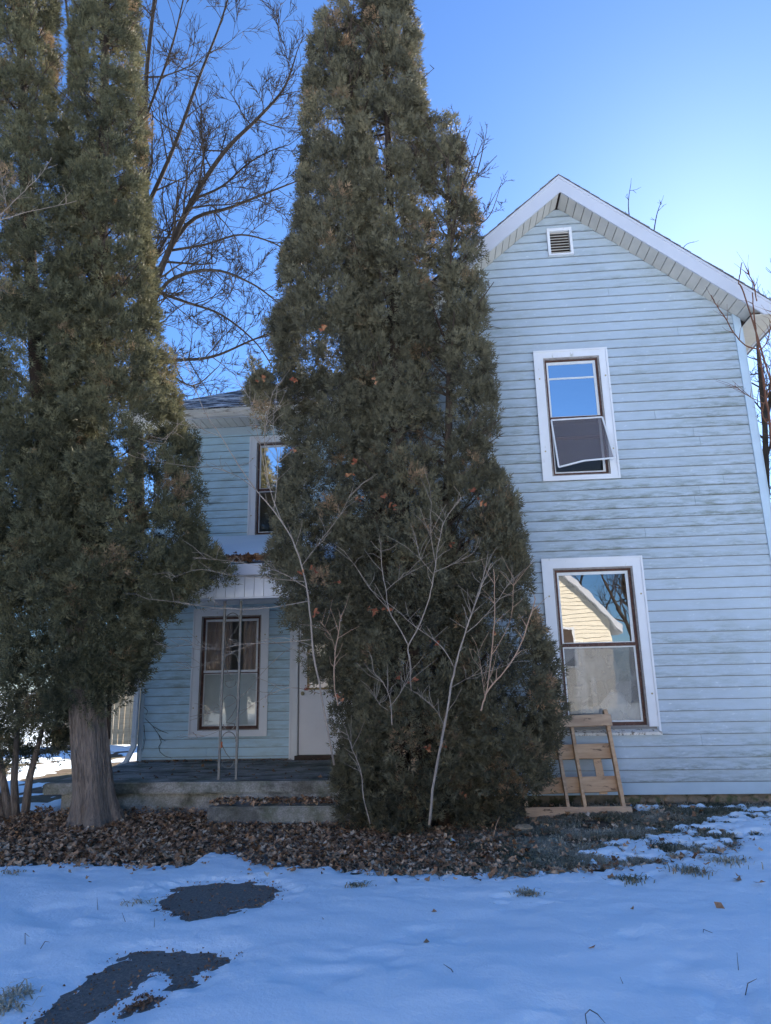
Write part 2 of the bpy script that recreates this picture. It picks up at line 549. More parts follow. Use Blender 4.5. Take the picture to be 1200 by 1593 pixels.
def snow_mask(x, y):
    e = np.interp(x, EDGE[:, 0], EDGE[:, 1]) - y            # metres of lawn on the camera side of the leaf edge
    n = fbm(x * 2.6, y * 2.6, None, 31, 5) - .5
    n2 = fbm(x * 9, y * 9, None, 41, 4) - .5
    n3 = fbm(x * 22, y * 22, None, 43, 2) - .5
    m = e + .42 * n + .34 * n2 + .22 * n3 * smooth(.5, 0, np.abs(e))
    # thin patchy snow in the grass at the right
    right = smooth(.0, 1.5, x) * smooth(1.6, .5, -e)
    patchy = fbm(x * 2.6, y * 6.0, None, 77, 5) - .5
    m = np.maximum(m, right * ((patchy + .055) * 1.0 + .5 * n2 + .4 * n3 - .01) - (1 - right) * .6)
    # strip along the foot of the wall
    strip = .10 - np.abs(y + .30 + .05 * np.sin(x * 2.1)) + .22 * n + .42 * n2 + .2 * n3
    m = np.maximum(m, np.where((x > 2.0) & (x < 6.5), strip, -1))
    # behind and left of the house: broken snow
    back = np.where((x < -4.9) & (y > .2), (fbm(x * .9, y * .7, None, 91, 5) - .5) * 1.6 + .0 + .10 * smooth(1.5, .3, y) + .25 * n2, -1)
    m = np.maximum(m, back)
    m = np.where((x < -4.6) & (y < .8) & (y > -1.2) & (x < -4.8), np.maximum(m, smooth(-.5, .6, y) * .4 - .25 + .3 * n), m)
    for pp in (PATCH1, PATCH2, PATCH3):
        dd = inside_dist(x, y, pp)
        m = np.minimum(m, -dd * 1.0 + .05 * n + .11 * n2 + .13 * n3)
    return m
xs, ys, q = grid(NX0, NX1, NY0, -3.4, .03)
for bnd in ((NX0, NX1, -3.4, .2, .02), (NX0, NX1, .2, NY1, .09)):
    xs2, ys2, q2 = grid(*bnd)
    q = np.concatenate([q, q2 + len(xs)]); xs = np.concatenate([xs, xs2]); ys = np.concatenate([ys, ys2])
mk = snow_mask(xs, ys)
lum = (fbm(xs * 1.1, ys * 1.3, None, 3, 4) - .5) * .06 + (fbm(xs * 4.5, ys * 6, None, 4, 4) - .5) * .024
# a faint trodden trail up the left
trail = np.exp(-((xs + 2.6 + .25 * np.sin(ys * 1.7)) / .3) ** 2) * np.abs(np.sin(ys * 4.2 + 1.2 * np.sin(xs * 4))) ** 2
lum = lum - .03 * trail - .016 * smooth(.64, .76, fbm(xs * 2.6, ys * 3.4, None, 8, 3))
h = -.03 + .034 * smooth(-.06, .03, mk) + .034 * smooth(.02, .22, mk) + lum * smooth(0, .4, mk)
h = np.where(mk > .2, np.maximum(h, .014), h)
zs = gz(xs, ys) + h + .012
keep = ~(((xs > WX0 + .1) & (xs < GX1 - .1) & (ys > .12)))
kq = keep[q].all(1) & (mk[q].max(1) > -.12)
use = np.unique(q[kq])
remap = np.full(len(xs), -1); remap[use] = np.arange(len(use))
tag(np_mesh('snow', np.stack([xs, ys, zs], 1)[use], remap[q[kq]], M['snow'], smooth=True), kind='structure')
mb = MB()
for a, b, c, d in ((-600, 600, -600, NY0), (-600, 600, NY1, 600), (-600, NX0, NY0, NY1), (NX1, 600, NY0, NY1)):
    mb.add([(a, c, -.165), (b, c, -.165), (b, d, -.165), (a, d, -.165)], [(0, 1, 2, 3)])
tag(mb.build('snowfield', M['snow']), kind='structure')

# =================================================================== HOUSE
house = thing('house', (GXC, 4.0, -.2), 'two storey pale blue sided house with front gable and side porch', 'house')

def rects_minus(x0, x1, z0, z1, holes):
    """strips of the rectangle that lie outside the holes"""
    zs_ = sorted({z0, z1} | {min(max(h[i], z0), z1) for h in holes for i in (2, 3)})
    out = []
    for a, b in zip(zs_[:-1], zs_[1:]):
        if b - a < 1e-6: continue
        m = (a + b) / 2
        cuts = sorted([(h[0], h[1]) for h in holes if h[2] < m < h[3]])
        cur = x0
        for c0, c1 in cuts:
            if c0 > cur: out.append((cur, min(c0, x1), a, b))
            cur = max(cur, c1)
        if cur < x1: out.append((cur, x1, a, b))
    return out

def board_mesh(mb, xl0, xr0, xl1, xr1, z0, z1, zb, yw):
    """piece of a lapped board: zb is the course bottom, the face leans back towards the top"""
    def yf(z): return yw - .023 + .018 * (z - zb) / E
    mb.hexa([(xl0, yf(z0), z0), (xr0, yf(z0), z0), (xr0, yw + .004, z0), (xl0, yw + .004, z0),
             (xl1, yf(z1), z1), (xr1, yf(z1), z1), (xr1, yw + .004, z1), (xl1, yw + .004, z1)])

rng = random.Random(11)
def clad(wall, mat, yw, z_start, z_end, xlim, holes, gap=.008):
    k = int(math.floor(z_start / E + 1e-6))
    while k * E < z_end - 1e-6:
        zb = k * E
        z0, z1 = max(zb + gap, z_start), min(zb + E, z_end)
        k += 1
        if z1 - z0 < .01: continue
        zc_ = sorted({z0, z1} | {min(max(h_[i], z0), z1) for h_ in holes for i in (2, 3)})
        full = [h_ for h_ in holes if h_[2] <= z0 and h_[3] >= z1]
        part = [h_ for h_ in holes if h_ not in full and h_[2] < z1 and h_[3] > z0]
        xl, xr = xlim(z0), xlim(z1)
        segs = []
        cur = xl
        for h_ in sorted(full):
            segs.append((cur, (h_[0], h_[0]))); cur = (h_[1], h_[1])
        segs.append((cur, None))
        # xl = (left at z0, right at z0); xr = same at z1
        segs = []
        lefts = (xl[0], xr[0])
        for h_ in sorted(full):
            segs.append((lefts, (h_[0], h_[0]))); lefts = (h_[1], h_[1])
        segs.append((lefts, (xl[1], xr[1])))
        for (l0, l1), (r0, r1) in segs:
            if max(r0, r1) - min(l0, l1) < .02: continue
            pieces = [((l0, l1), (r0, r1))]
            if r0 - l0 > 1.6 and rng.random() < .4 and not part:
                xj = rng.uniform(l0 + .4, r0 - .4)
                pieces = [((l0, l1), (xj - .0018, xj - .0018)), ((xj + .0018, xj + .0018), (r0, r1))]
            for (a0, a1), (b0, b1) in pieces:
                mb = MB()
                dy = rng.uniform(-.0008, .0008)
                if not part:
                    board_mesh(mb, a0, b0, a1, b1, z0, z1, zb, yw + dy)
                else:
                    for (c0, c1, d0, d1) in rects_minus(min(a0, a1), max(b0, b1), z0, z1, part):
                        board_mesh(mb, c0, c1, c0, c1, d0, d1, zb, yw + dy)
                # a hair of warp so long laps are not ruler straight
                ph, am = rng.uniform(0, 6), rng.uniform(.0003, .0012)
                mb.build('siding_board', mat, wall)

# ---- front gable wall
W_UP = (1.333, 2.274, 3.692, 5.470)
W_LO = (1.234, 2.424, 0.640, 2.700)
VENT = (1.64, 1.975, 6.90, 7.30)
def inner(w, l=.115, r=.105, b=.06, t=.10):
    return (w[0] + l, w[1] - r, w[2] + b, w[3] - t)
def rake(x): return PEAK - SLOPE * abs(x - GXC)
I_UP, I_LO = inner(W_UP), inner(W_LO, .125, .118, .09, .115)
mb = MB()
for (a, b, c, d) in rects_minus(GX0 + .004, GX1 - .004, 0.01, 5.66, [I_UP, I_LO]):
    mb.box(a, b, .0, .14, c, d)
# gable triangle, split round the vent
def gl(z): return (GXC - (PEAK - z) / SLOPE, GXC + (PEAK - z) / SLOPE)
VI = (VENT[0] + .03, VENT[1] - .03, VENT[2] + .03, VENT[3] - .03)
for z0, z1 in ((5.66, VI[2]), (VI[2], VI[3]), (VI[3], PEAK - .02)):
    a0, b0 = gl(z0); a1, b1 = gl(z1)
    a0, a1 = max(a0, GX0 + .004), max(a1, GX0 + .004); b0, b1 = min(b0, GX1 - .004), min(b1, GX1 - .004)
    if (z0, z1) == (VI[2], VI[3]):
        for p in ([(a0, z0), (VI[0], z0), (VI[0], z1), (a1, z1)], [(VI[1], z0), (b0, z0), (b1, z1), (VI[1], z1)]):
            mb.prism_y(p, 0, .14)
    else:
        mb.prism_y([(a0, z0), (b0, z0), (b1, z1), (a1, z1)], 0, .14)
mb.box(GX0 + .004, GX0 + .12, .14, 9, .01, 5.66).box(GX1 - .12, GX1 - .004, .14, 9, .01, 5.66).box(GX0 + .12, GX1 - .12, 8.88, 9, .01, 5.66)
gwall = mb.build('gable_wall', M['inside'], house)
mb = MB()
mb.box(GX0 + .12, GX1 - .12, .14, 8.8, 2.82, 2.94).box(GX0 + .12, GX1 - .12, .14, 8.8, -.05, .05).box(GX0 + .12, GX1 - .12, .14, 8.8, 5.55, 5.62)
mb.box(GX0 + .12, GX1 - .12, 3.6, 3.7, .05, 5.55)
mb.build('room_partition', M['room'], house)

def glim(z):
    a, b = gl(min(z, PEAK - .001))
    return (max(a, GX0 + .09) + .0, min(b, GX1 - .09))
clad(gwall, M['siding'], 0.0, E, PEAK - .03, glim, [(W_UP[0] + .03, W_UP[1] - .03, W_UP[2] + .02, W_UP[3] - .02), (W_LO[0] + .03, W_LO[1] - .03, W_LO[2] + .02, W_LO[3] - .02), (VENT[0] + .015, VENT[1] - .015, VENT[2] + .012, VENT[3] - .012)])
MB().box(GX0 + .09, GX1 - .09, -.012, .004, 0.0, E - .001).build('skirt_board', M['skirt'], gwall)
for xa, xb in ((GX0, GX0 + .092), (GX1 - .092, GX1)):
    mb = MB().prism_y([(xa, -.002), (xb, -.002), (xb, rake(xb) - .002), (xa, rake(xa) - .002)], -.028, .0035)
    if xa > 0: mb.box(GX1 - .003, GX1 + .012, -.028, .09, -.002, 5.65)
    mb.build('corner_board', M['skirt'], house)
# side walls get boards too (seen from a step aside)
def side_clad(x, sgn, y0, y1, z0, z1, mat):
    k = int(round(z0 / E))
    while k * E < z1 - .01:
        zb = k * E; k += 1
        a, b = zb + .0065, min(zb + E, z1)
        mb = MB()
        mb.hexa([(x + sgn * .019, y0, a), (x + sgn * .019, y1, a), (x - sgn * .004, y1, a), (x - sgn * .004, y0, a),
                 (x + sgn * .005, y0, b), (x + sgn * .005, y1, b), (x - sgn * .004, y1, b), (x - sgn * .004, y0, b)])
        mb.build('siding_board', mat, gwall)
side_clad(GX1, 1, .09, 9, 0, 5.65, M['siding'])
side_clad(GX0, -1, .09, WY - .02, .2, 5.5, M['siding2'])

# foundation: rough field stones and mortar
r2 = random.Random(5)
fo = MB().box(GX0 + .05, GX1 - .05, .05, .3, -.6, .0).box(GX1 - .3, GX1 - .05, .3, 9, -.6, 0).build('foundation', plain('mortar', (.17, .145, .115), .3, 10, .95, .1, bump=.6, dirt=((.06, .06, .035), 6, .5)), house)
xx = 1.9
stone_m = plain('field_stone', (.24, .19, .14), .35, 7, .95, .1, bump=.6, dirt=((.10, .11, .06), 8, .5))
while xx < 3.9:
    w_ = r2.uniform(.18, .38); hh = r2.uniform(.08, .13)
    bm = bmesh.new()
    bmesh.ops.create_icosphere(bm, subdivisions=2, radius=1)
    for v in bm.verts:
        n_ = 1 + .22 * (r2.random() - .5)
        p_ = v.co * n_
        v.co = Vector((xx + w_ / 2 + p_.x * w_ * .5, .06 + p_.y * .05, -.075 + p_.z * hh * .62))
    me = bpy.data.meshes.new('foundation_stone'); bm.to_mesh(me); bm.free()
    link('foundation_stone', me, stone_m, fo)
    xx += w_ * .96

# ---- gable roof: rake fascia, soffit panels, shingles
YO = -.32
FH = .25
EX = GX1 + .385
for sg in (-1, 1):
    def X(d): return GXC + sg * d
    de = EX - GXC
    zt_e = PEAK + FH - SLOPE * de
    zb_e = 5.652
    db = (PEAK - zb_e) / SLOPE
    poly = [(X(0), PEAK), (X(db), zb_e), (X(de), zb_e), (X(de), zt_e + .0), (X(0), PEAK + FH)]
    if sg < 0: poly = poly[::-1]
    mb = MB().prism_y(poly, YO - .022, YO)
    fa = mb.build('rake_fascia', M['fascia'], house)
    # narrow drip strip
    p2 = [(X(0), PEAK + FH - .035), (X(de), zt_e - .035), (X(de), zt_e + .003), (X(0), PEAK + FH + .003)]
    if sg < 0: p2 = p2[::-1]
    MB().prism_y(p2, YO - .03, YO - .0225).build('drip_edge', M['fascia'], fa)
    # soffit panels
    d = .012
    while d < db - .02:
        d1 = min(d + .098, db)
        a, b = d + .004, d1 - .004
        y0 = YO + .002
        mb = MB()
        zz = lambda t: PEAK + .004 - SLOPE * t
        pts = [(X(a), y0, zz(a)), (X(b), y0, zz(b)), (X(b), -.004, zz(b)), (X(a), -.004, zz(a))]
        pts += [(x, y, z + .014) for x, y, z in pts]
        mb.hexa(pts).build('soffit_panel', M['soffit'], fa)
        d = d1
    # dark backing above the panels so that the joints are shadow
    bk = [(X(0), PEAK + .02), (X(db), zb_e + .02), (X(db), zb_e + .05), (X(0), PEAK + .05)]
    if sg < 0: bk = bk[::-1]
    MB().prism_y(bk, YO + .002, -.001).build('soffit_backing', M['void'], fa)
    # shingles: stepped courses, edge slightly ragged
    rr = random.Random(3 + sg)
    mb = MB()
    dmax = de + .03
    nrow = 22
    nseg = 24
    for j in range(nrow):
        d0 = dmax * j / nrow; d1 = dmax * (j + 1) / nrow + .03
        z0 = PEAK + FH + .01 - SLOPE * d0; z1 = PEAK + FH + .022 - SLOPE * d1
        ya = YO - .034 - rr.uniform(0, .012)
        th = .007
        mb.hexa([(X(d0), ya, z0), (X(d1), ya, z1), (X(d1), 9.3, z1), (X(d0), 9.3, z0),
                 (X(d0), ya, z0 + th), (X(d1), ya, z1 + th), (X(d1), 9.3, z1 + th), (X(d0), 9.3, z0 + th)])
    mb.build('roof', M['shingle'], house)
    # eave box along the side
    xa, xb = (GX1 + .014, EX - .03) if sg > 0 else (2 * GXC - EX + .03, GX0 - .014)
    es = MB().box(EX - .028 if sg > 0 else 2 * GXC - EX, EX if sg > 0 else 2 * GXC - EX + .028, YO, 9 if sg > 0 else 1.7, zb_e - .002, zt_e - .01).build('eave_fascia', M['fascia'], house)
    yy = YO + .004
    while yy < (6 if sg > 0 else 1.6):
        MB().box(xa, xb, yy + .004, yy + .296, zb_e + .006, zb_e + .016).build('soffit_panel', M['soffit'], es)
        yy += .3
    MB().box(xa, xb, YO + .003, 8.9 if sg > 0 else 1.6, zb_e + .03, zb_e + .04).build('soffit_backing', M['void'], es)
    if sg > 0:   # closing triangle between rake soffit and eave soffit at the front
        pass

# gable vent
vt = MB().box(VENT[0], VENT[0] + .035, -.05, .02, VENT[2], VENT[3]).box(VENT[1] - .035, VENT[1], -.05, .02, VENT[2], VENT[3]).box(VENT[0] + .035, VENT[1] - .035, -.045, .02, VENT[3] - .045, VENT[3]).box(VENT[0] - .0, VENT[1] + .0, -.055, .02, VENT[2] - .022, VENT[2]).build('gable_vent', M['trim'], house)
MB().box(VENT[0] + .035, VENT[1] - .035, .05, .06, VENT[2], VENT[3] - .045).build('vent_backing', M['void'], vt)
nsl = 8
for i in range(nsl):
    z = VENT[2] + .012 + (VENT[3] - VENT[2] - .06) * (i + .5) / nsl
    x0, x1 = VENT[0] + .036, VENT[1] - .036
    MB().hexa([(x0, -.04, z - .014), (x1, -.04, z - .014), (x1, -.034, z - .016), (x0, -.034, z - .016),
               (x0, .0, z + .022), (x1, .0, z + .022), (x1, .006, z + .02), (x0, .006, z + .02)]).build('vent_slat', M['vent'], vt)

# ---- windows
def window(outer, yw, l, r, b, t, mid, upper_glass, lower_glass, bar=None, sill=False, lower_open=False, wid=.032, rail_white=False):
    x0, x1, z0, z1 = outer
    ix0, ix1, iz0, iz1 = x0 + l, x1 - r, z0 + b, z1 - t
    yo = yw - .034
    mb = MB()
    mb.box(x0, ix0, yo, yw + .002, iz0 if sill else z0, z1).box(ix1, x1, yo, yw + .002, iz0 if sill else z0, z1)
    mb.box(ix0, ix1, yo, yw + .002, iz1, z1)
    if not sill:
        mb.box(ix0, ix1, yo, yw + .002, z0, iz0)
    # raised outer bead
    e = .018
    mb.box(x0 - .006, x0 + e, yo - .01, yo - .0005, z0, z1 + .006).box(x1 - e, x1 + .006, yo - .01, yo - .0005, z0, z1 + .006).box(x0 + e, x1 - e, yo - .01, yo - .0005, z1 - e, z1 + .006)
    if not sill:
        mb.box(x0 + e, x1 - e, yo - .01, yo - .0005, z0, z0 + e)
    w = mb.build('window', M['trim'], house)
    if sill:
        MB().hexa([(x0 - .006, yo - .03, z0), (x1 + .006, yo - .03, z0), (x1 + .006, yw + .05, z0), (x0 - .006, yw + .05, z0),
                   (x0 - .006, yo - .03, z0 + .03), (x1 + .006, yo - .03, z0 + .03), (x1 + .006, yw + .05, iz0 - .001), (x0 - .006, yw + .05, iz0 - .001)]).build('sill', M['sill'], w)
    # jamb liner
    j = .02
    jm = MB().box(ix0, ix0 + j, yw - .02, yw + .13, iz0, iz1).box(ix1 - j, ix1, yw - .02, yw + .13, iz0, iz1).box(ix0 + j, ix1 - j, yw - .02, yw + .13, iz1 - j, iz1).box(ix0 + j, ix1 - j, yw - .018, yw + .13, iz0, iz0 + j * .7)
    jm.build('jamb', M['jamb'], w)
    # brown wood frame
    a0, a1, c0, c1 = ix0 + j, ix1 - j, iz0 + j * .7, iz1 - j
    zm = c0 + (c1 - c0) * mid
    yf = yw + .012
    fr = MB().box(a0, a0 + wid, yf, yf + .04, c0, c1).box(a1 - wid, a1, yf, yf + .04, c0, c1).box(a0 + wid, a1 - wid, yf, yf + .04, c1 - wid * .9, c1).box(a0 + wid, a1 - wid, yf, yf + .04, c0, c0 + wid * 1.3)
    fr.box(a0 + wid, a1 - wid, yf - .004, yf + .04, zm - .02, zm + .02)
    fr.build('sash_frame', M['frame'], w)
    g0, g1 = a0 + wid, a1 - wid
    # pale storm frames
    s = .022
    zu0, zu1 = zm + .02, c1 - wid * .9
    ys_ = yf + .012
    MB().box(g0, g0 + s, ys_, ys_ + .014, zu0, zu1).box(g1 - s * 1.5, g1, ys_, ys_ + .014, zu0, zu1).box(g0 + s, g1 - s * 1.5, ys_, ys_ + .014, zu1 - s * 1.6, zu1).box(g0 + s, g1 - s * 1.5, ys_, ys_ + .014, zu0, zu0 + s * .5).build('storm_frame', M['alu'], w)
    if rail_white:
        MB().box(a0 + wid, a1 - wid, yf - .008, yf - .0045, zm - .005, zm + .028).build('meeting_rail', M['alu'], w)
    if bar:
        zb_ = zu0 + (zu1 - zu0) * bar
        MB().box(g0 + s, g1 - s * 1.5, ys_ - .002, ys_ + .01, zb_ - .009, zb_ + .009).build('storm_bar', M['alu'], w)
    MB().add([(g0 + .004, ys_ + .008, zu0), (g1 - .004, ys_ + .008, zu0), (g1 - .004, ys_ + .008, zu1), (g0 + .004, ys_ + .008, zu1)], [(0, 1, 2, 3)]).build('glass_pane', upper_glass, w)
    zl0, zl1 = c0 + wid * 1.3, zm - .02
    if lower_open:
        MB().box(g1 - s * 1.4, g1, ys_, ys_ + .014, zl0, zl1).box(g0, g1 - s * 1.4, ys_, ys_ + .014, zl0, zl0 + s * .9).box(g0, g0 + s * .6, ys_, ys_ + .014, zl0 + s * .9, zl1).build('storm_frame', M['alu'], w)
    else:
        MB().box(g0, g0 + s * .7, ys_, ys_ + .014, zl0, zl1).box(g1 - s, g1, ys_, ys_ + .014, zl0, zl1).box(g0 + s * .7, g1 - s, ys_, ys_ + .014, zl1 - s * .7, zl1).box(g0 + s * .7, g1 - s, ys_, ys_ + .014, zl0, zl0 + s * .7).build('storm_frame', M['alu'], w)
    yl = ys_ + (.06 if lower_open else .008)
    MB().add([(g0 + .004, yl, zl0), (g1 - .004, yl, zl0), (g1 - .004, yl, zl1), (g0 + .004, yl, zl1)], [(0, 1, 2, 3)]).build('glass_pane', lower_glass, w)
    if lower_open:
        zi = zl0 + (zl1 - zl0) * .68
        MB().box(g0, g1, yl - .02, yl - .004, zi - .02, zi + .02).build('inner_rail', M['frame'], w)
    # cover screws on the casing
    for sx in (x0 + l * .45, x1 - r * .45):
        for sz in (z0 + (z1 - z0) * .22, z0 + (z1 - z0) * .78):
            MB().tube([(sx, yo - .006, sz), (sx, yo - .0008, sz)], .011, 8).build('screw', M['screw'], w)
    return w, (g0, g1, zl0, zl1, zu0, zu1)

wu, gu = window(W_UP, 0, .115, .105, .06, .10, .485, M['glass_strong'], M['glass_weak'], bar=.70, lower_open=True, wid=.024)
tag(wu, 'upper gable window with a bent storm insert hanging open')
# bent storm insert, hinged at the top and sprung out at the bottom
g0, g1, zl0, zl1, zu0, zu1 = gu
P = [Vector((g0 + .0, -.02, zl1 - .01)), Vector((g1 + .01, -.02, zl1 + .0)), Vector((g1 + .07, -.17, zl1 - .60)), Vector(((g0 + g1) / 2 + .02, -.13, zl0 + .11)), Vector((g0 + .03, -.10, zl0 + .05))]
mb = MB()
for i in range(5):
    a, b = P[i], P[(i + 1) % 5]
    mb.beam(a, b, .02, .012)
ins = mb.build('storm_insert', M['alu'], wu)
MB().add([tuple(p + Vector((0, .003, 0))) for p in P], [(0, 4, 3), (0, 3, 1), (1, 3, 2)]).build('insert_screen', M['screen'], wu)

wl, gl_ = window(W_LO, 0, .125, .118, .09, .115, .505, M['glass_clear'], M['glass_mid'], sill=True, wid=.030)
tag(wl, 'lower gable window with peeling sill, brown frame and dusty panes')
# junk leaning inside the lower sash: a sheet of board standing on its corner, torn plastic, a curtain edge
g0, g1, zl0, zl1, zu0, zu1 = gl_
W_ = g1 - g0
H_ = zl1 - zl0
MB().prism_y([(g0 + W_ * .22, zl0 - .1), (g1 + .02, zl0 - .1), (g1 + .02, zl0 + H_ * .10), (g0 + W_ * .66, zl0 + H_ * .42), (g0 + W_ * .44, zl0 + H_ * .18), (g0 + W_ * .22, zl0 + H_ * .22)], .16, .172).build('leaning_board', M['card'], wl)
MB().prism_y([(g0 + W_ * .22, zl0), (g0 + W_ * .36, zl0), (g0 + W_ * .36, zl1 + .1), (g0 + W_ * .22, zl1 + .1)], .34, .35).build('plastic_sheet', M['card'], wl)
MB().prism_y([(g0 + W_ * .43, zl0 + H_ * .15), (g0 + W_ * .5, zl0 + H_ * .15), (g0 + W_ * .5, zl0 + H_ * .6), (g0 + W_ * .43, zl0 + H_ * .6)], .36, .37).build('plastic_strip', M['card'], wl)
MB().prism_y([(g0 - .02, zl1 - H_ * .30), (g0 + W_ * .22, zl1 - H_ * .10), (g0 + W_ * .30, zl1 + .05), (g0 - .02, zl1 + .05)], .25, .26).build('paper_sheet', M['card'], wl)

# ---- side wing
W_PO = (-3.90, -2.70, 0.545, 2.47)
W_UL = (-3.078, -2.14, 3.573, 5.308)
DOOR = (-2.36, -1.12, .2, 2.32)
I_PO, I_UL = inner(W_PO, .125, .118, .09, .115), inner(W_UL)
mb = MB()
for (a, b, c, d) in rects_minus(WX0 + .004, GX0 + .0, -.3, WTOP, [I_PO, I_UL]):
    mb.box(a, b, WY, WY + .14, c, d)
mb.box(WX0 + .004, WX0 + .12, WY + .14, 9, -.3, WTOP).box(WX0 + .12, GX0, 8.88, 9, -.3, WTOP)
wwall = mb.build('wing_wall', M['inside'], house)
MB().box(WX0 + .12, GX0 - .002, WY + .14, 8.8, 2.82, 2.94).box(WX0 + .12, GX0 - .002, WY + .14, 8.8, 5.40, 5.46).box(WX0 + .12, GX0 - .002, 5.2, 5.3, .0, 5.4).box(WX0 + .12, GX0 - .002, WY + .14, 8.8, .1, .2).build('room_partition', M['room'], house)
hol = lambda w: (w[0] + .03, w[1] - .03, w[2] + .02, w[3] - .02)
wl_ = lambda z: (WX0 + .05, GX0 - .03)
clad(wwall, M['siding2'], WY, .225, WTOP - .14, wl_, [hol(W_PO), hol(W_UL), (DOOR[0] + .02, DOOR[1] - .02, .1, DOOR[3] - .02)])
MB().box(WX0 + .05, GX0 - .03, WY - .016, WY + .003, WTOP - .138, WTOP - .004).build('frieze_board', M['skirt'], wwall)
MB().box(WX0 - .006, WX0 + .055, WY - .024, WY + .003, -.3, WTOP - .004).box(WX0 - .012, WX0 + .003, WY - .024, WY + .1, -.3, WTOP - .004).build('corner_board', M['skirt'], house)
k = 0
while k * E < WTOP - .1:       # boards of the left side wall
    zb = k * E; k += 1
    MB().hexa([(WX0 - .019, WY + .1, zb + .0065), (WX0 + .003, WY + .1, zb + .0065), (WX0 + .003, 9, zb + .0065), (WX0 - .019, 9, zb + .0065),
               (WX0 - .005, WY + .1, zb + E), (WX0 + .003, WY + .1, zb + E), (WX0 + .003, 9, zb + E), (WX0 - .005, 9, zb + E)]).build('siding_board', M['siding2'], wwall)
wp, gp = window(W_PO, WY, .125, .118, .09, .115, .50, M['glass_weak'], M['glass_weak'], wid=.035, rail_white=True)
tag(wp, 'porch window with drawn brown curtains and a pale lower panel')
g0, g1, zl0, zl1, zu0, zu1 = gp
def curtain(x0, x1, z0, z1, y, mat, name, folds):
    n = 60
    vs = []
    for j in (0, 1):
        for i in range(n + 1):
            t = i / n
            vs.append((x0 + (x1 - x0) * t, y + .022 * math.sin(t * folds * 2 * math.pi + .7 * math.sin(9 * t)), z1 if j else z0))
    MB().add(vs, [(i, i + 1, n + 2 + i, n + 1 + i) for i in range(n)]).build(name, mat, wp, True)
Wd = g1 - g0
curtain(g0 - .04, g0 + Wd * .46, zl1 - .02, zu1 + .05, WY + .14, M['curtain'], 'curtain', 6)
curtain(g0 + Wd * .68, g1 + .04, zl1 - .02, zu1 + .05, WY + .14, M['curtain'], 'curtain', 4)
MB().box(g0 - .02, g1 + .02, WY + .115, WY + .12, zl0 - .03, zl1 + .01).build('lower_panel', M['blind'], wp)
wz, gzz = window(W_UL, WY, .115, .105, .06, .10, .485, M['glass_strong'], M['glass_weak'], wid=.024)
tag(wz, 'upper wing window half hidden by the evergreen')

# door
x0, x1, z0, z1 = DOOR
dm = MB().box(x0, x0 + .13, WY - .034, WY + .001, z0, z1).box(x1 - .13, x1, WY - .034, WY + .001, z0, z1).box(x0 + .13, x1 - .13, WY - .034, WY + .001, z1 - .12, z1)
dm.box(x0 + .012, x0 + .03, WY - .044, WY - .035, z0, z1 - .02).box(x0 + .1, x0 + .122, WY - .044, WY - .035, z0, z1 - .02)
dfr = dm.build('door_casing', M['trim'], house)
dx0, dx1 = x0 + .15, x1 - .15
dd = MB()
lz0, lz1, lx0, lx1 = 1.20, 2.02, dx0 + .12, dx1 - .12
for (a, b, c, d) in rects_minus(dx0, dx1, .27, z1 - .135, [(lx0, lx1, lz0, lz1)]):
    dd.box(a, b, WY - .022, WY - .003, c, d)
door = dd.build('door', M['door'], house)
MB().box(lx0, lx0 + .03, WY - .03, WY - .0225, lz0, lz1).box(lx1 - .03, lx1, WY - .03, WY - .0225, lz0, lz1).box(lx0 + .03, lx1 - .03, WY - .03, WY - .0225, lz0, lz0 + .03).box(lx0 + .03, lx1 - .03, WY - .03, WY - .0225, lz1 - .03, lz1).build('lite_frame', M['lite'], door)
MB().add([(lx0, WY - .012, lz0), (lx1, WY - .012, lz0), (lx1, WY - .012, lz1), (lx0, WY - .012, lz1)], [(0, 1, 2, 3)]).build('glass_pane', M['glass_weak'], door)
MB().box(lx0, lx1, WY - .009, WY - .006, lz0, lz1).build('door_curtain', M['curtain'], door)
MB().tube([(dx0 + .06, WY - .023, 1.15), (dx0 + .06, WY - .07, 1.15)], .013, 8).tube([(dx0 + .06, WY - .068, 1.15), (dx0 + .06, WY - .09, 1.15)], [.03, .02], 10).build('door_knob', M['screw'], door)
MB().box(x0 + .10, x1 - .10, WY - .10, WY - .001, .201, .262).build('threshold', M['void'], house)

# wing eave: gutter, soffit panels, hip roof
ye = WY - .45
MB().prism_y([(WX0 - .44, WTOP), (GX0 - .02, WTOP), (GX0 - .02, WTOP + .115), (WX0 - .44, WTOP + .115)], ye - .10, ye - .09)
gt = MB()
prof = [(ye - .012, 0.0), (ye - .07, .0), (ye - .085, .045), (ye - .11, .07), (ye - .115, .115), (ye - .105, .115), (ye - .10, .075), (ye - .075, .05), (ye - .06, .012), (ye - .012, .012)]
n = len(prof)
gx0, gx1 = WX0 - .44, GX0 - .37
gt.add([(gx0, y, WTOP + z) for y, z in prof] + [(gx1, y, WTOP + z) for y, z in prof], [tuple(range(n - 1, -1, -1)), tuple(range(n, 2 * n))] + [(i, (i + 1) % n, (i + 1) % n + n, i + n) for i in range(n)])
gut = gt.build('gutter', M['gutter'], house)
MB().box(gx0, gx1, ye - .0115, ye, WTOP - .01, WTOP + .14).build('eave_fascia', M['fascia'], house)
xx = gx0 + .01
while xx < GX0 - .1:
    MB().box(xx + .006, xx + .124, ye + .002, WY - .02, WTOP + .0, WTOP + .012).build('soffit_panel', M['soffit'], gut)
    xx += .13
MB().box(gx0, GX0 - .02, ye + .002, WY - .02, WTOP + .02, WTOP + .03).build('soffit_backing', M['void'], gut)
HS = .64
zr = WTOP + .13
ridge_y = (ye + 9.4) / 2
hx0 = WX0 - .46
run = ridge_y - ye + .06
ye2 = ye - .08
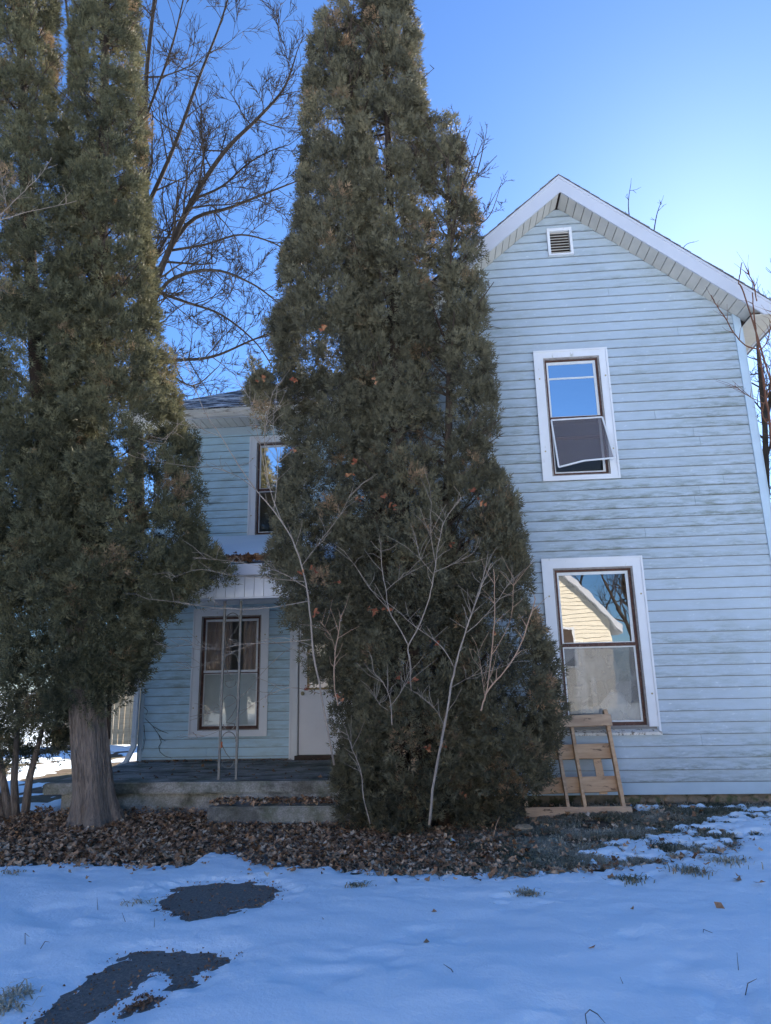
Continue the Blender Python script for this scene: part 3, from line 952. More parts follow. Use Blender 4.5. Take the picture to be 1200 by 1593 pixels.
A = [(hx0, ye2, zr), (2.0, ye2, zr), (2.0, ye2 + run, zr + HS * run), (hx0 + run, ye2 + run, zr + HS * run)]
nrow = 26
mb = MB()
rr = random.Random(8)
for j in range(nrow):
    t0, t1 = j / nrow, (j + 1) / nrow + .012
    d0, d1 = run * t0, run * t1
    lift = .012
    xr0 = GX0 - .30 + max(0, 0)
    mb.hexa([(hx0 + d0, ye2 + d0, zr + HS * d0 + lift), (GX0 + 1.6, ye2 + d0, zr + HS * d0 + lift), (GX0 + 1.6, ye2 + d1, zr + HS * d1), (hx0 + d1, ye2 + d1, zr + HS * d1),
             (hx0 + d0, ye2 + d0, zr + HS * d0 + lift + .014), (GX0 + 1.6, ye2 + d0, zr + HS * d0 + lift + .014), (GX0 + 1.6, ye2 + d1, zr + HS * d1 + .014), (hx0 + d1, ye2 + d1, zr + HS * d1 + .014)])
mb.build('roof', M['roof_snow'], house)
ybk = 2 * (ye2 + run) - ye2
zt = zr + HS * run
MB().add([(hx0, ye2, zr), (hx0 + run, ye2 + run, zt), (hx0, ybk, zr)], [(0, 1, 2)]).add([(hx0, ybk, zr), (hx0 + run, ye2 + run, zt), (GX0 + 1.6, ye2 + run, zt), (GX0 + 1.6, ybk, zr)], [(0, 1, 2, 3)]).build('roof', M['roof_snow'], house)

# porch roof with header
pz0, pz1 = 2.72, 3.58
px0, px1 = WX0 - .25, GX0 - .022
yf0 = -.30
MB().hexa([(px0, yf0, pz0 - .05), (px1, yf0, pz0 - .05), (px1, WY - .021, pz1 - .05), (px0, WY - .021, pz1 - .05),
           (px0, yf0, pz0), (px1, yf0, pz0), (px1, WY - .021, pz1), (px0, WY - .021, pz1)]).build('porch_roof', M['shingle'], house)
# snow lying on the porch roof, drawn back from the lower edge
xs, ys, q = grid(px0 + .02, px1 - .01, yf0 + .02, WY - .03, .045)
nn = fbm(xs * 2.2, ys * 2.2, None, 61, 4)
hsn = .07 * smooth(.06, .5, (ys - yf0) + (nn - .6) * .9) + .02 * (nn - .5) - .012
zs = pz0 + (pz1 - pz0) * (ys - yf0) / (WY - .021 - yf0) + hsn
sn = np_mesh('roof_snow', np.stack([xs, ys, zs], 1), q, M['snow'], house, smooth=True)
MB().box(px0, px1, yf0 - .02, yf0 - .001, pz0 - .13, pz0 + .004).build('porch_fascia', M['fascia'], house)
MB().box(px0 + .12, px1 - .002, -.16, -.06, 2.34, 2.62).build('porch_header', M['void'], house)
hd = house
xx = px0 + .11
hdr = [o for o in COL.objects if o.name == 'porch_header'][0]
while xx < px1 - .12:
    MB().box(xx + .003, xx + .117, -.172, -.161, 2.335, 2.622).build('header_panel', M['trim'], hdr)
    xx += .12
MB().box(px0 + .1, px1 - .004, -.2, -.0, 2.315, 2.334).build('header_trim', M['fascia'], hdr)
MB().box(px0 + .1, px1 - .004, -.059, WY - .03, 2.52, 2.54).build('porch_ceiling', M['trim'], house)
MB().box(px0 + .1, px0 + .2, -.059, WY - .03, 2.34, 2.519).build('porch_side_beam', M['trim'], house)
MB().box(px0 + .02, px1 - .004, yf0 - .0, -.161, 2.585, 2.6).build('porch_soffit', M['soffit'], house)

# downspout at the corner of the wing
dsx = WX0 - .055
ds = MB().box(dsx - .035, dsx + .035, WY - .085, WY - .026, .42, 2.55)
ds.hexa([(dsx - .035, WY - .085, .42), (dsx + .035, WY - .085, .42), (dsx + .035, WY - .026, .42), (dsx - .035, WY - .026, .42),
         (dsx - .13, WY - .10, .215), (dsx - .075, WY - .10, .185), (dsx - .075, WY - .04, .185), (dsx - .13, WY - .04, .215)])
ds.hexa([(dsx - .13, WY - .10, .215), (dsx - .075, WY - .10, .185), (dsx - .075, WY - .04, .185), (dsx - .13, WY - .04, .215),
         (dsx - .22, WY - .13, .17), (dsx - .18, WY - .13, .12), (dsx - .18, WY - .07, .12), (dsx - .22, WY - .07, .17)])
ds.build('downspout', M['trim'], house)
MB().box(dsx - .04, dsx + .04, WY - .089, WY - .024, 1.52, 1.56).box(dsx - .04, dsx + .04, WY - .089, WY - .024, .55, .59).build('downspout_strap', M['alu'], house)

# =================================================================== PORCH SLAB AND STEPS
porch = thing('concrete_porch', (-2.6, 1.0, -.2), 'mossy grey concrete porch slab with two low steps under the side roof', 'porch')
def rough_block(name, x0, x1, y0, y1, z0, z1, parent, step=.05, amp=.006, seed=0):
    bm = bmesh.new()
    bmesh.ops.create_cube(bm, size=1)
    for v in bm.verts:
        v.co = Vector((x0 + (v.co.x + .5) * (x1 - x0), y0 + (v.co.y + .5) * (y1 - y0), z0 + (v.co.z + .5) * (z1 - z0)))
    bmesh.ops.bevel(bm, geom=list(bm.edges), offset=.015, segments=2, affect='EDGES')
    L_ = max(x1 - x0, y1 - y0)
    for _ in range(20):
        es = [e for e in bm.edges if e.calc_length() > .14]
        if not es: break
        bmesh.ops.subdivide_edges(bm, edges=es, cuts=1, use_grid_fill=True)
        if len(bm.verts) > 6000: break
    co = np.array([v.co for v in bm.verts])
    for ax in range(3):
        dn = (fbm(co[:, 0] * 6 + ax * 31, co[:, 1] * 6, co[:, 2] * 6, seed + ax, 4) - .5) * amp * 2
        co[:, ax] += dn
    for v, c in zip(bm.verts, co): v.co = c
    me = bpy.data.meshes.new(name); bm.to_mesh(me); bm.free()
    return link(name, me, M['concrete'], parent)
rough_block('slab', WX0 - .12, GX0 - .03, -.15, WY + .01, .075, .2, porch)
rough_block('underwall', WX0 + .05, -2.62, -.02, .3, -.4, .074, porch, seed=4)
rough_block('step_riser', -2.62, GX0 - .05, -.145, .3, -.4, .073, porch, seed=5)
rough_block('step', -2.66, -.75, -.56, -.147, -.4, -.005, porch, seed=6)

# wrought iron column
ic = thing('porch_column', (-2.62, .06, .2), 'slim wrought iron porch column with scrollwork between two bars', 'porch column')
for x in (-2.735, -2.525):
    MB().box(x - .013, x + .013, .047, .073, .205, 2.34).build('bar', M['iron'], ic)
    MB().box(x - .03, x + .03, .03, .09, .2, .206).build('base_plate', M['iron'], ic)
def scroll(zc_, h, fl):
    pts = []
    for i in range(33):
        t = i / 32
        a = (t - .5) * 3.4 * math.pi
        if t < .5:
            pts.append((-2.63 + fl * (.085 * math.cos(a * .9) * (.35 + .65 * (1 - t))), .06, zc_ - h * (.5 - t)))
        else:
            pts.append((-2.63 - fl * (.085 * math.cos(a * .9) * (.35 + .65 * t)), .06, zc_ + h * (t - .5)))
    return pts
for zc_, fl in ((2.05, 1), (1.55, -1), (1.05, 1), (.62, -1)):
    # S scroll: two opposed arcs
    pts = []
    for i in range(25):
        a = math.pi * (1.15 * i / 24 - .1)
        pts.append((-2.63 + fl * .088 * math.cos(a), .06, zc_ + .10 * math.sin(a) + .02))
    MB().tube(pts, .0055, 6).build('scroll', M['iron'], ic, True)
    pts = [(-2.63 + fl * .088, .06, zc_ - .01), (-2.63 + fl * .03, .06, zc_ - .12), (-2.63 - fl * .04, .06, zc_ - .2)]
    for i in range(14):
        a = math.pi * (1.0 + 1.0 * i / 13)
        pts.append((-2.63 + fl * .0 - fl * .07 * -math.cos(a) * -1, .06, zc_ - .22 + .07 * math.sin(a)))
    MB().tube(pts, .005, 6).build('scroll', M['iron'], ic, True)
MB().box(-2.72, -2.70, .045, .05, .56, .63).build('price_tag', plain('rust_tag', (.35, .10, .04), .2, 30), ic)['label'] = 'small rusty red tag on the left bar'

# =================================================================== WOODEN FRAME (old pallet) leaning on the wall
pal = thing('pallet', (1.45, -.25, -.12), 'broken pallet frame of raw pine leaning against the wall under the lower window', 'pallet')
PB, PT = Vector((0, -.50, -.13)), Vector((0, -.075, .86))
pdir = (PT - PB)
pn = pdir.cross(Vector((1, 0, 0))).normalized()     # out of the frame, towards the camera
if pn.y > 0: pn = -pn
def pp(x, t, o=0.0):
    p = PB + pdir * t + pn * o
    return Vector((x, p.y, p.z))
def plank(name, a, b, w, h, mat, seed):
    """w across in the frame's plane, h along its normal"""
    mb = MB()
    d = (b - a).normalized()
    t_ = d.cross(pn).normalized()
    rr = random.Random(seed)
    nseg = 8
    base = []
    for i in range(nseg + 1):
        c = a + (b - a) * i / nseg
        j = rr.uniform(-.0025, .0025); j2 = rr.uniform(-.0025, .0025)
        base.append([c - t_ * (w / 2 + j) - pn * h / 2, c + t_ * (w / 2 + j2) - pn * h / 2, c + t_ * (w / 2 + j2) + pn * h / 2, c - t_ * (w / 2 + j) + pn * h / 2])
    vs = [tuple(p) for r_ in base for p in r_]
    fs = [(3, 2, 1, 0), tuple(4 * nseg + k for k in range(4))]
    for i in range(nseg):
        for k in range(4):
            k2 = (k + 1) % 4
            fs.append((4 * i + k, 4 * i + k2, 4 * i + 4 + k2, 4 * i + 4 + k))
    mb.add(vs, fs)
    return mb.build(name, mat, pal)
xL, xR = at(817, 1262, -.5)[0], at(981, 1254, -.5)[0]
plank('bottom_rail', pp(xL, .02, .052), pp(xR + .005, .025, .052), .10, .022, M['pine_grey'], 1)
sx = [at(977, 1247, -.5)[0] - .04, at(910, 1248, -.48)[0], at(884, 1248, -.48)[0], xL + .02]
plank('stringer', pp(sx[0], -.04), pp(sx[0] - .012, 1.055), .038, .08, M['pine'], 2)
plank('stringer', pp(sx[1], .0), pp(sx[1] - .012, .94), .034, .08, M['pine'], 3)
plank('stringer', pp(sx[2], .02), pp(sx[2] - .022, .93), .034, .08, M['pine_grey'], 4)
plank('stringer', pp(sx[3], -.06), pp(sx[3] + .0, .4), .034, .08, M['pine'], 5)
plank('top_rail', pp(sx[2] - .06, .925, .052), pp(sx[0] + .03, .935, .052), .13, .022, M['pine_grey'], 6)
plank('middle_rail', pp(xL + .05, .63, -.052), pp(sx[0] + .012, .645, -.052), .165, .022, M['pine'], 7)
plank('middle_rail', pp(xL + .10, .295, -.052), pp(sx[0] + .015, .315, -.052), .165, .022, M['pine'], 8)
plank('rear_block', pp(sx[0] - .17, .22, -.077), pp(sx[0] - .175, .60, -.077), .085, .02, M['pine'], 9)

# =================================================================== EVERGREENS
def spray_template(seed):
    """feathery flat spray: narrow leaflet triangles along a stem, unit length in +y"""
    rr = random.Random(seed)
    v, t = [], []
    def lobe(b, ang, ln, w):
        d = np.array([math.sin(ang), math.cos(ang)]); s = np.array([d[1], -d[0]])
        p = np.array(b)
        i = len(v)
        for qv in (p - s * w / 2 + d * ln * .15, p + s * w / 2 + d * ln * .25, p + d * ln):
            v.append((qv[0], qv[1], .25 * qv[0] ** 2 - .12 * qv[1] ** 2 + rr.uniform(-.05, .05)))
        t.append((i, i + 1, i + 2))
    lobe((0, .25), rr.uniform(-.15, .15), .95, .19)
    for s in (-1, 1):
        lobe((0, .0), s * rr.uniform(.75, 1.15), rr.uniform(.6, .85), .19)
        lobe((0, .28), s * rr.uniform(.42, .75), rr.uniform(.6, .8), .18)
    return np.array(v), np.array(t)

def crown_mesh(name, spires, n_clump, seed, mat, parent, gaps=(), per=13, size=(.055, .095), gap_th=.30, sigma=.085, inner_frac=.22, lump=.22, brown=.06):
    R_ = np.random.default_rng(seed)
    zl = [np.array(s) for s in spires]     # rows: x, y, z, rx, ry
    wts = []
    for s in zl:
        seg = np.hypot(*(np.diff(s[:, [2, 0]], axis=0).T)) * (s[:-1, 3] + s[1:, 3]) / 2
        wts.append(seg.sum())
    wts = np.array(wts) / sum(wts)
    cp, cn = [], []
    for s, w in zip(zl, wts):
        n = int(n_clump * w)
        zz = np.linspace(s[0, 2], s[-1, 2], 400)
        rr = np.interp(zz, s[:, 2], s[:, 3])
        cdf = np.cumsum(rr); cdf /= cdf[-1]
        z = np.interp(R_.random(n), cdf, zz)
        cx, cy = np.interp(z, s[:, 2], s[:, 0]), np.interp(z, s[:, 2], s[:, 1])
        rx, ry = np.interp(z, s[:, 2], s[:, 3]), np.interp(z, s[:, 2], s[:, 4])
        th = R_.random(n) * 2 * math.pi
        lumpn = 1 + lump * 2 * (fbm(np.cos(th) * 1.6 + 5 * w, np.sin(th) * 1.6, z * 1.7, seed + 3, 3) - .5) + .25 * lump * (R_.random(n) - .5)
        ro = np.where(R_.random(n) < inner_frac, np.sqrt(R_.random(n)) * .8, 1 - np.abs(R_.normal(0, .10, n)))
        ro = ro * lumpn
        p = np.stack([cx + rx * ro * np.cos(th), cy + ry * ro * np.sin(th), z + R_.normal(0, .05, n)], 1)
        nrm = np.stack([np.cos(th) * ry, np.sin(th) * rx, np.full(n, .12)], 1)
        nrm /= np.linalg.norm(nrm, axis=1)[:, None]
        cp.append(p); cn.append(nrm)
    cp, cn = np.concatenate(cp), np.concatenate(cn)
    keep = vnoise(cp[:, 0] * 2.6, cp[:, 1] * 2.6, cp[:, 2] * 1.9, seed + 50) > gap_th
    for (gx, gy, gz_, ax, ay, az) in gaps:
        d = ((cp[:, 0] - gx) / ax) ** 2 + ((cp[:, 1] - gy) / ay) ** 2 + ((cp[:, 2] - gz_) / az) ** 2
        keep &= ~((d < 1) & (R_.random(len(cp)) < .82))
    cp, cn = cp[keep], cn[keep]
    n = len(cp)
    csz = R_.uniform(.65, 1.35, n)
    idx = np.repeat(np.arange(n), per)
    m = len(idx)
    # each clump is a puff: sprays sit on its upper and outer shell and point away from its heart
    od = R_.normal(0, 1, (m, 3)) + cn[idx] * .55 + np.array([0, 0, .35])
    od /= np.linalg.norm(od, axis=1)[:, None]
    rad = sigma * csz[idx] * (R_.random(m) ** .38)
    tall = np.array([1.0, 1.0, 1.35])
    pos = cp[idx] + od * rad[:, None] * tall
    d = cn[idx] * .35 + od * .9 + np.array([0, 0, .45]) + R_.normal(0, .28, (m, 3))
    d /= np.linalg.norm(d, axis=1)[:, None]
    a = R_.normal(0, 1, (m, 3))
    xax = np.cross(d, a); xax /= np.linalg.norm(xax, axis=1)[:, None]
    zax = np.cross(xax, d)
    sz = R_.uniform(size[0], size[1], m)
    ctint = np.clip(.36 + .34 * (fbm(cp[:, 0] * 1.5, cp[:, 1] * 1.5, cp[:, 2] * 1.5, seed + 9, 3) - .5) * 2 + R_.normal(0, .17, n), 0, .9)
    dead = R_.random(n) < brown
    ctint = np.where(dead, R_.uniform(.86, 1, n), ctint)
    tint = np.clip(ctint[idx] + R_.normal(0, .09, m), 0, 1)
    vs, ts, at_ = [], [], []
    base = 0
    T = [spray_template(seed * 10 + k) for k in range(4)]
    which = R_.integers(0, 4, m)
    for k, (tv, tt) in enumerate(T):
        sel = which == k
        mm = sel.sum()
        if mm == 0: continue
        P_ = pos[sel][:, None, :] + sz[sel][:, None, None] * (tv[None, :, 0:1] * xax[sel][:, None, :] + tv[None, :, 1:2] * d[sel][:, None, :] + tv[None, :, 2:3] * zax[sel][:, None, :])
        vs.append(P_.reshape(-1, 3))
        ts.append((tt[None] + (np.arange(mm) * len(tv))[:, None, None] + base).reshape(-1, 3))
        at_.append(np.repeat(tint[sel], len(tv)))
        base += mm * len(tv)
    return np_mesh(name, np.concatenate(vs), np.concatenate(ts), mat, parent, {'tint': np.concatenate(at_)}), cp

SHRINK = .07
def spire(Y, rows, depth=.75, maxd=1.0):
    """rows of (v, left u, right u) -> axis and radii at depth Y"""
    out = []
    for v, ul, ur in rows:
        a, b = at(ul, v, Y), at(ur, v, Y)
        r = max((b[0] - a[0]) / 2 - SHRINK, .04)
        out.append(((a[0] + b[0]) / 2, Y, (a[2] + b[2]) / 2, r, min(r * depth, maxd)))
    return sorted(out, key=lambda r_: r_[2])

def limbs(parent, axis_pts, n, seed, mat, ln=(.3, .8)):
    rr = random.Random(seed)
    mb = MB()
    for _ in range(n):
        i = rr.randrange(len(axis_pts) - 1)
        t = rr.random()
        p = Vector(axis_pts[i]).lerp(Vector(axis_pts[i + 1]), t)
        a = rr.uniform(0, 6.283)
        L_ = rr.uniform(*ln)
        d = Vector((math.cos(a), math.sin(a) * .7, rr.uniform(.2, .9)))
        pts = [p, p + d * L_ * .5 + Vector((0, 0, .02)), p + d * L_ + Vector((0, 0, .12))]
        mb.tube(pts, [.014, .009, .004], 4, False)
        for _k in range(3):
            q_ = pts[1].lerp(pts[2], rr.random())
            e = q_ + Vector((rr.uniform(-.2, .2), rr.uniform(-.2, .2), rr.uniform(0, .25)))
            mb.tube([q_, e], [.006, .003], 3, False)
    return tag(mb.build('branches', mat, parent), kind='stuff')

# ---- middle evergreen: three spires over a wide skirt
cy_ = -.80
tree = thing('arborvitae', tuple(at(640, 1290, cy_)), 'tall middle arborvitae with three spires covering the corner of the gable', 'evergreen tree')
S1 = spire(cy_ + .05, [(5, 515, 533), (22, 500, 546), (60, 486, 556), (120, 476, 564), (220, 468, 578), (330, 465, 585), (430, 440, 590), (520, 425, 600), (620, 440, 600), (720, 438, 600), (800, 428, 600), (880, 424, 600), (950, 440, 600), (1010, 470, 600), (1060, 490, 600), (1120, 520, 620), (1200, 520, 620), (1285, 530, 620)], .85)
S2 = spire(cy_, [(-75, 585, 605), (-45, 570, 620), (0, 558, 632), (60, 562, 648), (130, 552, 656), (200, 540, 668), (300, 540, 672), (420, 540, 676), (560, 540, 678), (700, 560, 678), (820, 560, 710), (900, 540, 740), (1000, 540, 740), (1100, 540, 760), (1200, 540, 760), (1285, 560, 750)], .8)
S3 = spire(cy_ - .05, [(183, 684, 694), (200, 672, 706), (240, 668, 718), (300, 672, 733), (360, 678, 744), (430, 688, 752), (520, 694, 758), (600, 696, 772), (680, 700, 765), (735, 698, 766), (762, 690, 790), (820, 685, 808), (900, 680, 826), (980, 680, 846), (1060, 680, 868), (1120, 680, 878), (1180, 680, 868), (1230, 690, 845), (1265, 700, 800)], .75)
S4 = spire(cy_ + .02, [(568, 388, 412), (590, 384, 430), (630, 390, 440), (670, 405, 450)], .9)
def gap(u, v, ru, rv, Y=cy_, depth=1.2):
    c = at(u, v, Y); e = at(u + ru, v, Y); f_ = at(u, v - rv, Y)
    return (c[0], Y, c[2], abs(e[0] - c[0]), depth, abs(f_[2] - c[2]))
gaps = [gap(*g) for g in ((520, 165, 10, 30), (547, 110, 8, 22), (530, 215, 12, 16), (590, 215, 16, 22), (575, 150, 9, 20), (500, 285, 12, 20), (570, 290, 14, 20), (640, 270, 8, 26), (555, 350, 10, 20), (705, 360, 8, 40), (690, 540, 12, 55), (655, 600, 14, 22), (645, 690, 22, 26), (700, 660, 10, 40), (672, 740, 18, 30), (570, 560, 12, 20), (557, 35, 7, 50), (470, 575, 12, 18), (510, 560, 10, 16), (530, 600, 18, 10), (575, 770, 20, 60), (695, 780, 13, 70), (560, 700, 10, 18), (690, 470, 8, 36), (500, 865, 18, 18), (640, 1030, 28, 18), (735, 860, 14, 20), (480, 720, 10, 16), (560, 830, 12, 22), (575, 1150, 12, 20), (700, 1040, 10, 20), (600, 1060, 12, 20), (605, 130, 6, 20), (625, 400, 7, 30))]
gaps += [gap(u, v, a, b) for u, v, a, b in ((681, 300, 6, 50), (684, 380, 7, 50), (688, 450, 7, 50), (692, 540, 8, 50), (692, 690, 8, 40), (694, 780, 8, 50))]
crown_mesh('crown', [S1, S2, S3, S4], 2900, 21, M['fol'], tree, gaps, per=60, gap_th=.10, brown=.04, lump=.20, inner_frac=.18, size=(.052, .098), sigma=.132)
trunks = []
for pts, r0 in (([(640, 1300), (610, 1100), (585, 800), (575, 500), (545, 200), (525, 40)], .10), ([(660, 1300), (640, 1000), (620, 700), (610, 400), (600, 100), (596, -60)], .11), ([(690, 1300), (700, 1050), (696, 800), (700, 560), (700, 350), (690, 240)], .08)):
    P3 = [at(u, v, cy_) for u, v in pts]
    P3[0][2] = -.3
    MB().tube(P3, [r0 * (1 - .85 * i / (len(P3) - 1)) for i in range(len(P3))], 9).build('trunk', M['bark_dark'], tree, True)
    trunks.append(P3)
lm = [limbs(tree, t_, 150, 5 + i, M['bark_dark'], (.25, .75)) for i, t_ in enumerate(trunks)]

# ---- left evergreen on a thick bare trunk
cy2 = -.62
tree2 = thing('arborvitae', tuple(at(150, 1290, cy2)), 'big left arborvitae on a thick bare trunk before the porch end', 'evergreen tree')
SHRINK = .05
L1 = spire(cy2, [(-300, 20, 40), (-180, -5, 65), (-60, -20, 80), (0, -25, 82), (80, -30, 80), (160, -35, 84), (230, -40, 105), (300, -45, 140), (400, -50, 160), (520, -60, 170), (650, -60, 150), (760, -60, 150), (850, -50, 140), (930, -40, 140)], .9)
L2 = spire(cy2 + .05, [(-330, 150, 170), (-220, 132, 188), (-100, 120, 202), (0, 118, 208), (90, 116, 215), (180, 112, 220), (270, 105, 222), (360, 95, 228), (440, 90, 236), (520, 80, 248), (600, 80, 266), (690, 80, 290), (760, 80, 312), (850, 80, 310), (920, 90, 300), (980, 100, 245), (1030, 100, 235), (1080, 105, 205)], .8)
L3 = spire(cy2 - .1, [(850, 250, 315), (872, 240, 345), (900, 230, 358), (925, 230, 310), (960, 225, 246), (1020, 222, 246), (1035, 226, 240)], .6)
L4 = spire(cy2 - .15, [(640, -10, 130), (720, -10, 160), (800, -10, 180), (900, 0, 200), (1000, 10, 205), (1060, 20, 205), (1100, 30, 190), (1125, 50, 120)], .7)
gaps2 = [gap(u, v, a, b, cy2) for u, v, a, b in ((98, 60, 14, 60), (105, 150, 14, 40), (45, 130, 9, 40), (20, 250, 9, 22), (110, 210, 10, 20), (78, 250, 8, 20), (70, 930, 10, 40), (85, 960, 9, 30), (10, 880, 16, 20), (190, 1000, 12, 16), (225, 765, 10, 14), (155, 985, 12, 20), (10, 700, 8, 14), (70, 770, 12, 10), (30, 60, 7, 24), (215, 830, 8, 10))]
crown_mesh('crown', [L1, L2, L3, L4], 3050, 33, M['fol2'], tree2, gaps2, per=60, gap_th=.09, brown=.03, lump=.18, inner_frac=.18, size=(.052, .098), sigma=.132)
# trunk: flared foot, ridged bark
rows, seg = 90, 150
_a = np.linspace(0, 2 * np.pi, seg, endpoint=False)[None, :]; _z = np.linspace(-.34, 2.76, rows)[:, None]
_ca, _sa, _zz = np.broadcast_to(np.cos(_a), (rows, seg)), np.broadcast_to(np.sin(_a), (rows, seg)), np.broadcast_to(_z, (rows, seg))
TRID = .026 * (vnoise(_ca * 6 + 9, _sa * 6, _zz * 1.3, 4) - .5) + .022 * (vnoise(_ca * 15, _sa * 15, _zz * 2.2, 6) - .5) + .014 * (vnoise(_ca * 32, _sa * 32, _zz * 6, 7) - .5)
tv = []
c0 = at(150, 1290, cy2); c1 = at(133, 1080, cy2); c2 = at(120, 850, cy2)
for j in range(rows):
    t = j / (rows - 1)
    z = -.34 + t * 3.1
    cx = np.interp(z, [c0[2], c1[2], c2[2]], [c0[0], c1[0], c2[0]])
    r = .192 + .15 * math.exp(-max(0, z + .24) / .16) - .02 * max(0, z - .8)
    for k in range(seg):
        a = 2 * math.pi * k / seg
        flute = .10 * math.exp(-max(0, z + .2) / .28) * math.sin(4 * a + .6 + .8 * math.sin(a)) + .012 * math.sin(5 * a + z * .6)
        rid = TRID[j, k]
        rr_ = r * (1 + flute / r * .6) + rid
        tv.append((cx + rr_ * math.cos(a), cy2 + rr_ * math.sin(a), z))
fs = [(j * seg + k, j * seg + (k + 1) % seg, (j + 1) * seg + (k + 1) % seg, (j + 1) * seg + k) for j in range(rows - 1) for k in range(seg)]
MB().add(tv, fs).build('trunk', M['bark'], tree2, True)
bs = MB()
rb = random.Random(9)
for _ in range(420):
    k_ = rb.randrange(seg); j0 = rb.randrange(2, rows - 14); nj = rb.randint(4, 11)
    wv = rb.uniform(.004, .011); lift0, lift1 = rb.uniform(.001, .004), rb.uniform(.004, .016)
    vs_, fs_ = [], []
    for t_ in range(nj + 1):
        p_ = Vector(tv[(j0 + t_) * seg + k_])
        cx_ = np.interp(p_.z, [c0[2], c1[2], c2[2]], [c0[0], c1[0], c2[0]])
        nr = Vector((p_.x - cx_, p_.y - cy2, 0)).normalized()
        sd_ = Vector((-nr.y, nr.x, 0))
        c_ = p_ + nr * (lift0 + (lift1 - lift0) * abs(2 * t_ / nj - 1) ** 2) + sd_ * rb.uniform(-.002, .002)
        ww = wv * (1 - abs(2 * t_ / nj - 1) ** 3 * .8)
        vs_ += [c_ - sd_ * ww, c_ + nr * .002, c_ + sd_ * ww]
        if t_:
            b_ = 3 * t_
            fs_ += [(b_ - 3, b_ - 2, b_ + 1, b_), (b_ - 2, b_ - 1, b_ + 2, b_ + 1)]
    bs.add(vs_, fs_)
tag(bs.build('bark_strips', M['bark'], tree2), kind='stuff')
up1 = [at(130, 900, cy2), at(150, 600, cy2), at(160, 300, cy2), at(165, 0, cy2), at(160, -280, cy2)]
up2 = [at(110, 950, cy2), at(60, 600, cy2), at(40, 300, cy2), at(30, 0, cy2), at(30, -250, cy2)]
for u_ in (up1, up2):
    MB().tube(u_, [.14, .1, .075, .05, .015], 9).build('trunk', M['bark_dark'], tree2, True)
limbs(tree2, up1, 190, 51, M['bark_dark'], (.3, .9)); limbs(tree2, up2, 190, 52, M['bark_dark'], (.3, .9))
side = [at(168, 1150, cy2 + .05), at(172, 1050, cy2 + .06), at(178, 960, cy2 + .08), at(176, 880, cy2 + .05)]
MB().tube(side, [.03, .026, .022, .015], 7).build('side_stem', M['bark_dark'], tree2, True)

# ---- low shrub at the left edge, several stems
cy3 = -.12
tree3 = thing('arborvitae_shrub', tuple(at(30, 1278, cy3)), 'low multi stemmed evergreen shrub at the far left edge', 'evergreen shrub')
H1 = spire(cy3, [(830, -110, 20), (900, -140, 60), (980, -160, 85), (1060, -170, 105), (1120, -170, 108), (1160, -160, 95), (1190, -140, 60), (1205, -100, 30)], .7)
crown_mesh('crown', [H1], 520, 44, M['fol2'], tree3, (), per=46, gap_th=.22, brown=.07, size=(.05, .09), sigma=.13)
for a, b, c in (((18, 1290), (5, 1215), (-15, 1100)), ((25, 1290), (22, 1215), (30, 1080)), ((36, 1290), (46, 1210), (70, 1120)), ((8, 1290), (-12, 1210), (-60, 1090))):
    p_ = [at(*a, cy3), at(*b, cy3), at(*c, cy3)]
    p_[0][2] = -.3
    MB().tube(p_, [.055, .042, .02], 8).build('stem', M['bark'], tree3, True)

